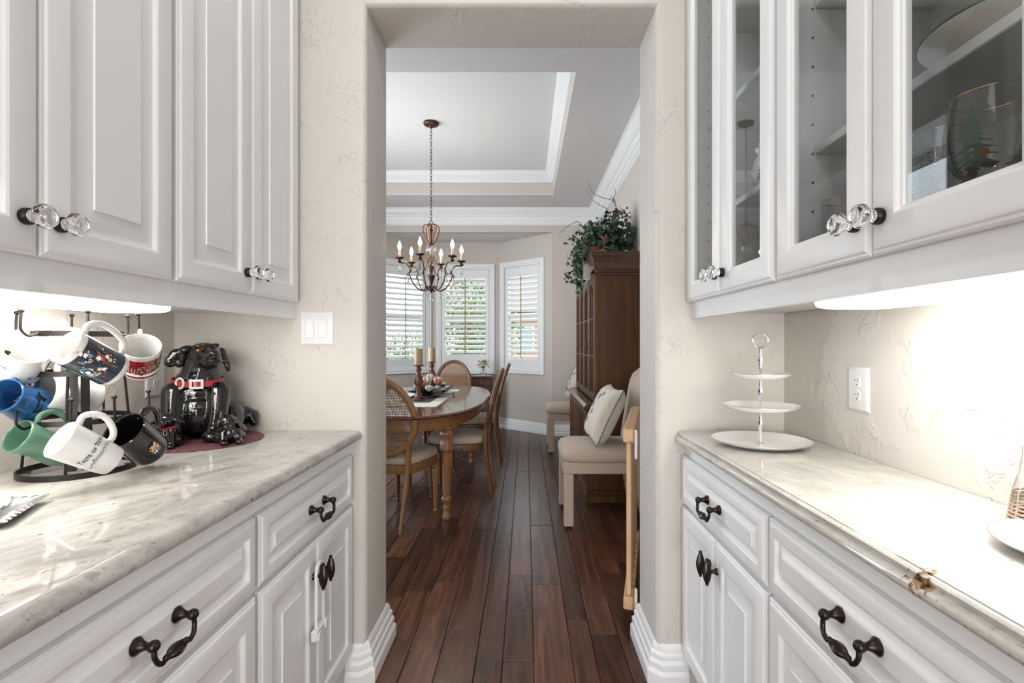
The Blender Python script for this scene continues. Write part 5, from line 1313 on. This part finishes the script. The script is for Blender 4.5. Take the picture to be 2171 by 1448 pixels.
spray((-.10, .02, .10), (.02, -.05, .16), 520, .075, .040)
spray((-.06, -.02, .30), (-.10, .05, .22), 90, .045, .034, (0, 1, 2, 2))
spray((.10, -.08, .33), (.06, -.06, .22), 120, .045, .034, (0, 0, 1))
spray((.12, -.14, .43), (.20, -.16, .36), 26, .025, .030, (0, 0, 1))
spray((-.14, -.05, .10), (-.21, -.10, -.02), 190, .040, .034, (0, 1, 1, 2))
spray((-.20, -.10, -.04), (-.20, -.14, -.20), 100, .030, .032, (0, 0, 1, 2))
spray((-.19, -.14, -.22), (-.165, -.16, -.32), 36, .018, .030, (0, 0, 1))
spray((-.22, -.06, -.05), (-.31, -.04, -.16), 16, .014, .028, (0,))
bl[0].v = [(p[0] if (p[2] > .012 or p[0] < -.175) else -.175 - abs(p[0] + .175) * .2, p[1], max(p[2], .004) if p[0] > -.172 else p[2]) for p in bl[0].v]
bl[0].v = [(min(p[0], .265), p[1], p[2]) for p in bl[0].v]
mk('foliage', bl[0], ['leaf_dark', 'leaf_mid', 'leaf_pale'], root, kind='stuff')
for i in range(9):
    c = V((.22 + rg.uniform(-.03, .03), -.20 + rg.uniform(-.06, .06), .10 + .022 * i)); q = B(); a = rg.uniform(-1, 1)
    rr_ = .030; q.add([c + V((rr_ * cos(2 * pi * k / 10) * .9, .3 * rr_ * sin(2 * pi * k / 10), rr_ * sin(2 * pi * k / 10))) for k in range(10)] + [c + V((0, -.006, 0))], [(k, (k + 1) % 10, 10) for k in range(10)])
    mk('leaf', q, 'leaf_dark', root)
for pts in ([(.10, -.05, .20), (.12, -.10, .40), (.09, -.12, .50), (.00, -.12, .53), (-.08, -.12, .57), (-.12, -.12, .64), (-.13, -.12, .67)],
            [(.06, -.04, .2), (.05, -.08, .42), (-.02, -.1, .47), (-.09, -.1, .52), (-.13, -.1, .60)],
            [(.11, -.11, .49), (.09, -.12, .53), (.11, -.12, .58), (.09, -.12, .62)], [(.11, -.11, .49), (.06, -.12, .55)],
            [(.14, -.1, .2), (.18, -.14, .32), (.16, -.14, .42), (.13, -.12, .46)],
            [(-.1, 0, .2), (-.18, .06, .36), (-.26, .10, .35), (-.33, .12, .30), (-.36, .12, .26)], [(-.12, 0, .12), (-.24, .02, .20), (-.29, .02, .24)],
            [(-.18, -.02, .0), (-.25, -.04, -.08), (-.30, -.04, -.13), (-.32, -.04, -.15)]):
    p = spline(pts, 6); mk('twig', B().tube(p, [.0035 * (1 - .7 * i / len(p)) for i in range(len(p))], 6), 'twig', root)
for (p0, p1, p2) in (((-.04, -.18, .20), (.0, -.19, .16), (.0, -.19, .10)), ((-.13, -.19, .085), (-.07, -.19, .088), (-.01, -.19, .10))):
    p = spline([p0, p1, p2], 8); nn = len(p); mk('red_pod', B().tube(p, [.004 + .009 * sin(pi * (i + .5) / nn) ** .6 for i in range(nn)], 10), 'red_pod', root, label='dull red pod')

# ---- upholstered parsons chairs and their pillows
def make_parsons(lab, loc, rz):
    root = thing('parsons_chair', lab, 'chair', loc, rz, 'upholstered beige chairs by the hutch')
    for sx in (-1, 1):
        mk('leg', B().box(sx * .232 - .032, sx * .232 + .032, .196, .26, .012, .3598, c=.006), 'parsons_fabric', root)
        pts = [(-.032, -.032), (.032, -.032), (.032, .032), (-.032, .032)]
        b = B().rings([[(sx * .232 + u, y0_ + v * s_, z) for (u, v) in pts] for (y0_, z, s_) in ((-.29, .012, .8), (-.26, .2, .95), (-.245, .3598, 1))], True, 0, True, True); mk('leg', b, 'parsons_fabric', root)
        for y in (.228, -.288): mk('glide', B().lathe([(.014, 0), (.016, .004), (.012, .012)], 12, org=(sx * .232, y, 0)), 'black_iron', root)
    mk('apron', B().box(-.264, .264, -.262, .262, .36, .437, c=.005), 'parsons_fabric', root)
    def sq_(w_, d_, z, k=40, n=7):
        out = []
        for i in range(k):
            t = 2 * pi * i / k; c, s = cos(t), sin(t); out.append((w_ * math.copysign(abs(c) ** (2 / n), c), .0 + d_ * math.copysign(abs(s) ** (2 / n), s), z))
        return out
    mk('seat', B().rings([sq_(.266, .266, .438), sq_(.274, .274, .446), sq_(.276, .276, .468), sq_(.272, .272, .492), sq_(.258, .258, .512), sq_(.225, .225, .526), sq_(.15, .15, .534), sq_(.05, .05, .536)], True, 0, True, True), 'parsons_fabric', root, ang=60)
    # back: leaning slab with a rounded head
    rs = []
    for i in range(15):
        f = i / 14; z = .40 + .645 * f; yb = -.235 - .10 * f ** 1.3; hw_ = .262
        t_ = .055 * (1 if f < .86 else math.sqrt(max(.05, 1 - ((f - .86) / .14) ** 2)))
        hw_ *= 1 if f < .80 else math.sqrt(max(.35, 1 - .65 * ((f - .80) / .20) ** 2))
        ring = []
        for k in range(20):
            a = 2 * pi * k / 20; c, s = cos(a), sin(a); n = 4
            ring.append((hw_ * math.copysign(abs(c) ** (2 / n), c), yb + t_ * math.copysign(abs(s) ** (2 / n), s), z))
        rs.append(ring)
    mk('backrest', B().rings(rs, True, 0, True, True), 'parsons_fabric', root, ang=70)
    return root
pc = make_parsons('cream upholstered chair with a floral pillow, between the wooden gate and the hutch', (.515, 3.643, 0), R(90))
dup(pc, (.515, 5.945, 0), R(90), 'cream upholstered chair beyond the hutch in the far corner')
def pillow(lab, M, s=.205, seed=1):
    root = thing('throw_pillow', lab, 'pillow', mtx=M, group='embroidered pillows on the cream chairs')
    n = 22
    def pt(u, v, sg):
        k = (1 - u ** 4) * (1 - v ** 4); th = .082 * max(0, k) ** .5
        pin = 1 - .10 * (1 - (u * u)) * v * v - 0; pin2 = 1 - .10 * (1 - (v * v)) * u * u
        return V((u * s * pin2, v * s * pin, sg * th))
    b = B()
    for sg in (-1, 1): b.rings([[pt(-1 + 2 * i / n, -1 + 2 * j / n, sg) for i in range(n + 1)] for j in range(n + 1)], False)
    mk('cushion', b, 'pillow_fabric', root, ang=80)
    e = [pt(-1 + 2 * i / n, -1, 1) for i in range(n)] + [pt(1, -1 + 2 * i / n, 1) for i in range(n)] + [pt(1 - 2 * i / n, 1, 1) for i in range(n)] + [pt(-1, 1 - 2 * i / n, 1) for i in range(n)]
    mk('piping', B().tube(e, .0042, 6, closed=True), 'piping', root, label='slate grey piping')
    b = B(); r2 = random.Random(seed)
    def surf(x_, y, o=.0015):
        u, v = max(-.97, min(.97, x_ / s)), max(-.97, min(.97, y / s)); p = pt(u, v, 1); return p + V((0, 0, o))
    def lf(x_, y, a, l, w_, m):
        c, s_ = cos(a), sin(a); q = [(0, 0), (.3, .5), (.65, .45), (1, 0), (.65, -.45), (.3, -.5)]
        b.add([surf(x_ + c * l * u - s_ * w_ * v, y + s_ * l * u + c * w_ * v) for (u, v) in q], [tuple(range(6))], m)
    st = [(-.13 + .035 * sin(i * .55), -.16 + .017 * i) for i in range(20)]
    for (p, q) in zip(st, st[1:]):
        d = V((q[0] - p[0], q[1] - p[1])); nn = V((-d.y, d.x)).normalized() * .0012
        b.add([surf(p[0] + nn.x, p[1] + nn.y), surf(q[0] + nn.x, q[1] + nn.y), surf(q[0] - nn.x, q[1] - nn.y), surf(p[0] - nn.x, p[1] - nn.y)], [(0, 1, 2, 3)], 1)
    for i in range(1, 20):
        for sd_ in (-1, 1):
            a = pi / 2 + sd_ * r2.uniform(.7, 1.3); lf(st[i][0], st[i][1], a, r2.uniform(.026, .048), r2.uniform(.016, .026), r2.choice([0, 1, 1, 2]))
    for (x_, y) in ((-.05, -.09), (-.07, .03), (.0, .10), (-.02, -.02), (.06, .13), (-.15, .10)):
        for k in range(5): lf(x_, y, 2 * pi * k / 5 + r2.random(), r2.uniform(.024, .034), .022, r2.choice([0, 0, 1]))
        lf(x_, y, r2.random() * 6, .014, .014, 2)
    mk('embroidery', b, ['grey_blue_print', 'grey_green_print', 'leaf_dark'], root, label='blue-green embroidered vine', kind='stuff')
# near pillow: stands on the seat, leaning on the back, embroidered face towards the aisle
def pillow_m(c, nrm, up):
    z = V(nrm).normalized(); y = (V(up) - z * V(up).dot(z)).normalized(); x_ = y.cross(z)
    M = Mx((x_, y, z)).transposed().to_4x4(); M.translation = V(c); return M
pillow('cream pillow with an embroidered vine leaning on the nearer cream chair', pillow_m((.548, 3.565, .738), (-.90, -.05, .43), (.43, 0, .90)), .205, 2)
pillow('cream pillow with an embroidered vine on the chair beyond the hutch', pillow_m((.60, 5.93, .748), (-.93, -.20, .33), (.33, 0, 1)), .20, 5)

# ---- wooden gate folded back from the opening
G0 = V((.440, 2.185)); gd = V((.245, .97)).normalized(); gn = V((gd.y, -gd.x)); GL = .82
root = thing('safety_gate', 'natural oak slatted safety gate swung open past the opening\'s right jamb', 'gate', (G0.x, G0.y, 0))
def gbox(b, a0, a1, o0, o1, z0, z1, c=.004):
    q = B().box(a0, a1, o0, o1, z0, z1, c=c); return b.add([(gd.x * v[0] + gn.x * v[1], gd.y * v[0] + gn.y * v[1], v[2]) for v in q.v], q.f)
mk('rail', gbox(B(), 0, GL, -.024, .024, .800, .858, .006), 'oak_y', root); mk('rail', gbox(B(), 0, GL, -.022, .022, .085, .140, .006), 'oak_y', root)
for i in range(11): a = .035 + i * .0745; mk('slat', gbox(B(), a - .016, a + .016, -.010, .010, .1405, .7995, .003), 'oak', root)
for z in (.80, .13):
    q = B(); q.box(.462 - G0.x, .4715 - G0.x, 2.150 - G0.y, 2.172 - G0.y, z - .062, z + .06, c=.003)
    mk('hinge', q, 'white_plastic', root, label='white plastic hinge')
    q = B().tube([(.468 - G0.x, 2.176 - G0.y, z - .03), (.468 - G0.x, 2.176 - G0.y, z + .03)], .006, 10); mk('hinge_pin', q, 'chrome', root)

# ---- chandelier
CC = V((-.868, 4.71, 0))
root = thing('chandelier', 'bronze six-light candle chandelier with crystal drops hanging from the tray ceiling', 'chandelier', (CC.x, CC.y, ZT))
def cz(z): return z - ZT
mk('canopy', B().lathe([(.070, -.0005), (.070, -.016), (.064, -.024), (.046, -.032), (.022, -.036), (.014, -.044), (.008, -.052), (.001, -.054)], 32), 'aged_bronze', root)
q = B(); zt_, zb_ = ZT - .054, 2.345; nl = 27; pitch = (zt_ - zb_) / nl
for i in range(nl):
    z = cz(zt_ - pitch * (i + .5)); pts = []
    for k in range(14):
        a = 2 * pi * k / 14; u = .0078 * cos(a); w_ = pitch * .66 * sin(a); pts.append((u, 0, z + w_) if i % 2 else (0, u, z + w_))
    q.tube(pts, .0021, 6, closed=True)
mk('chain', q, 'aged_bronze', root)
q = B().tube([(.014 * cos(a), 0, cz(2.336) + .017 * sin(a)) for a in [2 * pi * i / 20 for i in range(20)]], .0028, 8, closed=True); mk('hanging_ring', q, 'aged_bronze', root)
q = B().lathe([(.004, cz(2.322)), (.030, cz(2.320)), (.038, cz(2.314)), (.034, cz(2.306)), (.016, cz(2.300)), (.010, cz(2.285)), (.016, cz(2.27)), (.018, cz(2.258)), (.010, cz(2.25)), (.008, cz(2.2)), (.009, cz(2.15)), (.024, cz(2.142)), (.030, cz(2.135)), (.026, cz(2.128)), (.010, cz(2.12)), (.010, cz(2.02)), (.012, cz(1.95)), (.015, cz(1.945)), (.024, cz(1.938)), (.022, cz(1.92)), (.014, cz(1.885)), (.009, cz(1.87)), (.012, cz(1.86)), (.036, cz(1.852)), (.038, cz(1.846)), (.030, cz(1.825)), (.018, cz(1.79)), (.010, cz(1.75)), (.014, cz(1.735)), (.026, cz(1.722)), (.020, cz(1.712)), (.008, cz(1.695)), (.002, cz(1.685))], 24)
mk('column', q, 'aged_bronze', root)
for k in range(6):
    a = 2 * pi * k / 6 + .3; p = spline([(.022, 2.312), (.050, 2.314), (.074, 2.285), (.070, 2.235), (.050, 2.185), (.026, 2.14)], 5)
    mk('cage_bar', B().tube([(x_.x * cos(a), x_.x * sin(a), cz(x_.y)) for x_ in [V((t.x, t.y)) for t in [V((u[0], u[1], 0)) for u in p]]], .0055, 8), 'copper_bronze', root)
def drop(b, x, y, z, s=1.0):
    b.lathe([(.001, 0), (.0045 * s, -.004 * s), (.0045 * s, -.008 * s), (.001, -.012 * s)], 8, org=(x, y, z))
    b.lathe([(.001, -.013 * s), (.004 * s, -.018 * s), (.0085 * s, -.034 * s), (.0115 * s, -.048 * s), (.0100 * s, -.058 * s), (.004 * s, -.066 * s), (.001, -.068 * s)], 8, org=(x, y, z))
DROPS = []
def spl2(pts, a, n=6): return [(u.x * cos(a), u.x * sin(a), cz(u.y)) for u in spline([(p[0], p[1], 0) for p in pts], n)]
LZ = 2.09
for k in range(6):
    a = R(-90 - 9 + 60 * k); c, s = cos(a), sin(a); RR = .285
    arm = mk('arm', B().tube(spl2([(.020, 1.735), (.034, 1.748), (.048, 1.742), (.052, 1.725), (.065, 1.712), (.095, 1.712), (.135, 1.735), (.170, 1.782), (.192, 1.835), (.200, 1.862)], a), .0062, 8)
             .tube(spl2([(.200, 1.862), (.190, 1.885), (.205, 1.925), (.235, 1.952), (.262, 1.948), (RR, 1.956)], a), .0058, 8)
             .tube(spl2([(.205, 1.868), (.165, 1.872), (.120, 1.888), (.080, 1.925), (.045, 1.985), (.022, 2.03)], a), .0038, 8)
             .tube(spl2([(.200, 1.862), (.214, 1.850), (.214, 1.836), (.203, 1.835)], a), .0042, 6)
             .tube(spl2([(.196, 1.868), (.182, 1.880), (.180, 1.894), (.190, 1.897)], a), .0042, 6), 'aged_bronze', root, ang=60)
    q = B().lathe([(.004, cz(1.945)), (.018, cz(1.955)), (.020, cz(1.966)), (.010, cz(1.976)), (.014, cz(1.982)), (.036, cz(1.990)), (.042, cz(1.998)), (.040, cz(2.0)), (.014, cz(1.992)), (.013, cz(2.01)), (.001, cz(2.01))], 20, org=(RR * c, RR * s, 0)); mk('candle_cup', q, 'aged_bronze', root)
    mk('candle_sleeve', B().lathe([(.0105, cz(1.998)), (.0105, cz(2.062)), (.008, cz(2.066)), (.001, cz(2.066))], 14, org=(RR * c, RR * s, 0)), 'candle_wax', root)
    mk('bulb', B().lathe([(.006, cz(2.066)), (.011, cz(2.074)), (.0165, cz(2.090)), (.016, cz(2.104)), (.010, cz(2.122)), (.0045, cz(2.138)), (.001, cz(2.146))], 14, org=(RR * c, RR * s, 0)), 'bulb', root)
    lamp('chandelier_bulb', 'POINT', (CC.x + RR * c, CC.y + RR * s, 2.10), 5.0, (1, .88, .72), .02)
    for (rad, z, s_) in ((RR, 1.944, 1.15), (.208, 1.832, 1.0)):
        q = B(); drop(q, rad * c, rad * s, cz(z), s_); mk('crystal_drop', q, 'glass', root, ang=10)
    a2 = a + R(30); q = B(); drop(q, .040 * cos(a2), .040 * sin(a2), cz(2.128), .95); mk('crystal_drop', q, 'glass', root, ang=10)
    if k % 2 == 0: q = B(); drop(q, .085 * c, .085 * s, cz(1.704), .95); mk('crystal_drop', q, 'glass', root, ang=10)
q = B(); drop(q, 0, 0, cz(1.686), 1.35); mk('crystal_drop', q, 'glass', root, ang=10)

# ================================================================== OUTSIDE THE WINDOWS
struct('ground_lawn', B().box(-30, 30, 7.9, 60, -.42, -.35), 'lawn')
struct('path_outside', B().box(-4, 6, 17.5, 20, -.349, -.345), 'concrete')
def tree(lab, x, y, h, r_, zc, seed, n=7000, grp='trees outside the windows', low=0):
    root = thing('garden_tree', lab, 'tree', (x, y, -.35), 0, grp); r2 = random.Random(seed)
    mk('trunk', B().tube([(0, 0, 0), (.03, .02, h * .3), (-.02, 0, h * .55), (.02, .03, h * .8)], [.09, .07, .05, .02], 10), 'bark', root)
    b = B()
    for i in range(n):
        u = V((r2.gauss(0, 1), r2.gauss(0, 1), r2.gauss(0, 1))).normalized() * (r2.random() ** .4)
        c = V((u.x * r_, u.y * r_, zc + u.z * (h - zc) * .95))
        if c.z < low: continue
        leafquad(b, c, V((r2.gauss(0, 1), r2.gauss(0, 1), r2.gauss(-.3, .6))), V((r2.gauss(0, .5), r2.gauss(0, .5), 1)).normalized(), r2.uniform(.05, .1), r2.uniform(.016, .03))
    mk('foliage', b, 'leaf_out', root, kind='stuff')
tree('leafy tree straight outside the centre window', -1.15, 10.6, 3.0, 1.15, 1.5, 1)
tree('low leafy shrub outside the left window', -2.85, 11.9, 1.9, .75, .9, 2, 3500)
hroot = thing('brick_house', 'red brick house across the street, seen through the right window', 'house', (.6, 30, -.35))
def hp(nm, b, mat, par=None): return mk(nm, b, mat, par or hroot, w=True)
hp('wall', B().box(-4, 6, 29, 35, -.35, 3.0), 'brick_wall')
hp('roof', B().prism([(28.4, 2.95), (35.6, 2.95), (32, 5.6)], lambda u, v, d: (d, u, v), -4.5, 6.5), 'roof')
for x_ in (-2.8, -.6, 1.6, 3.8):
    w_ = hp('window', B().nested(x_, x_ + 1.1, .7, 2.2, [(0, 0), (0, .06), (.10, .06), (.10, .0)], lambda u, v, d: (u, 29 - d, v), fill=False), 'siding')
    mk('pane', B().box(x_ + .08, x_ + 1.02, 28.97, 28.99, .78, 2.12), 'house_glass', w_, w=True)
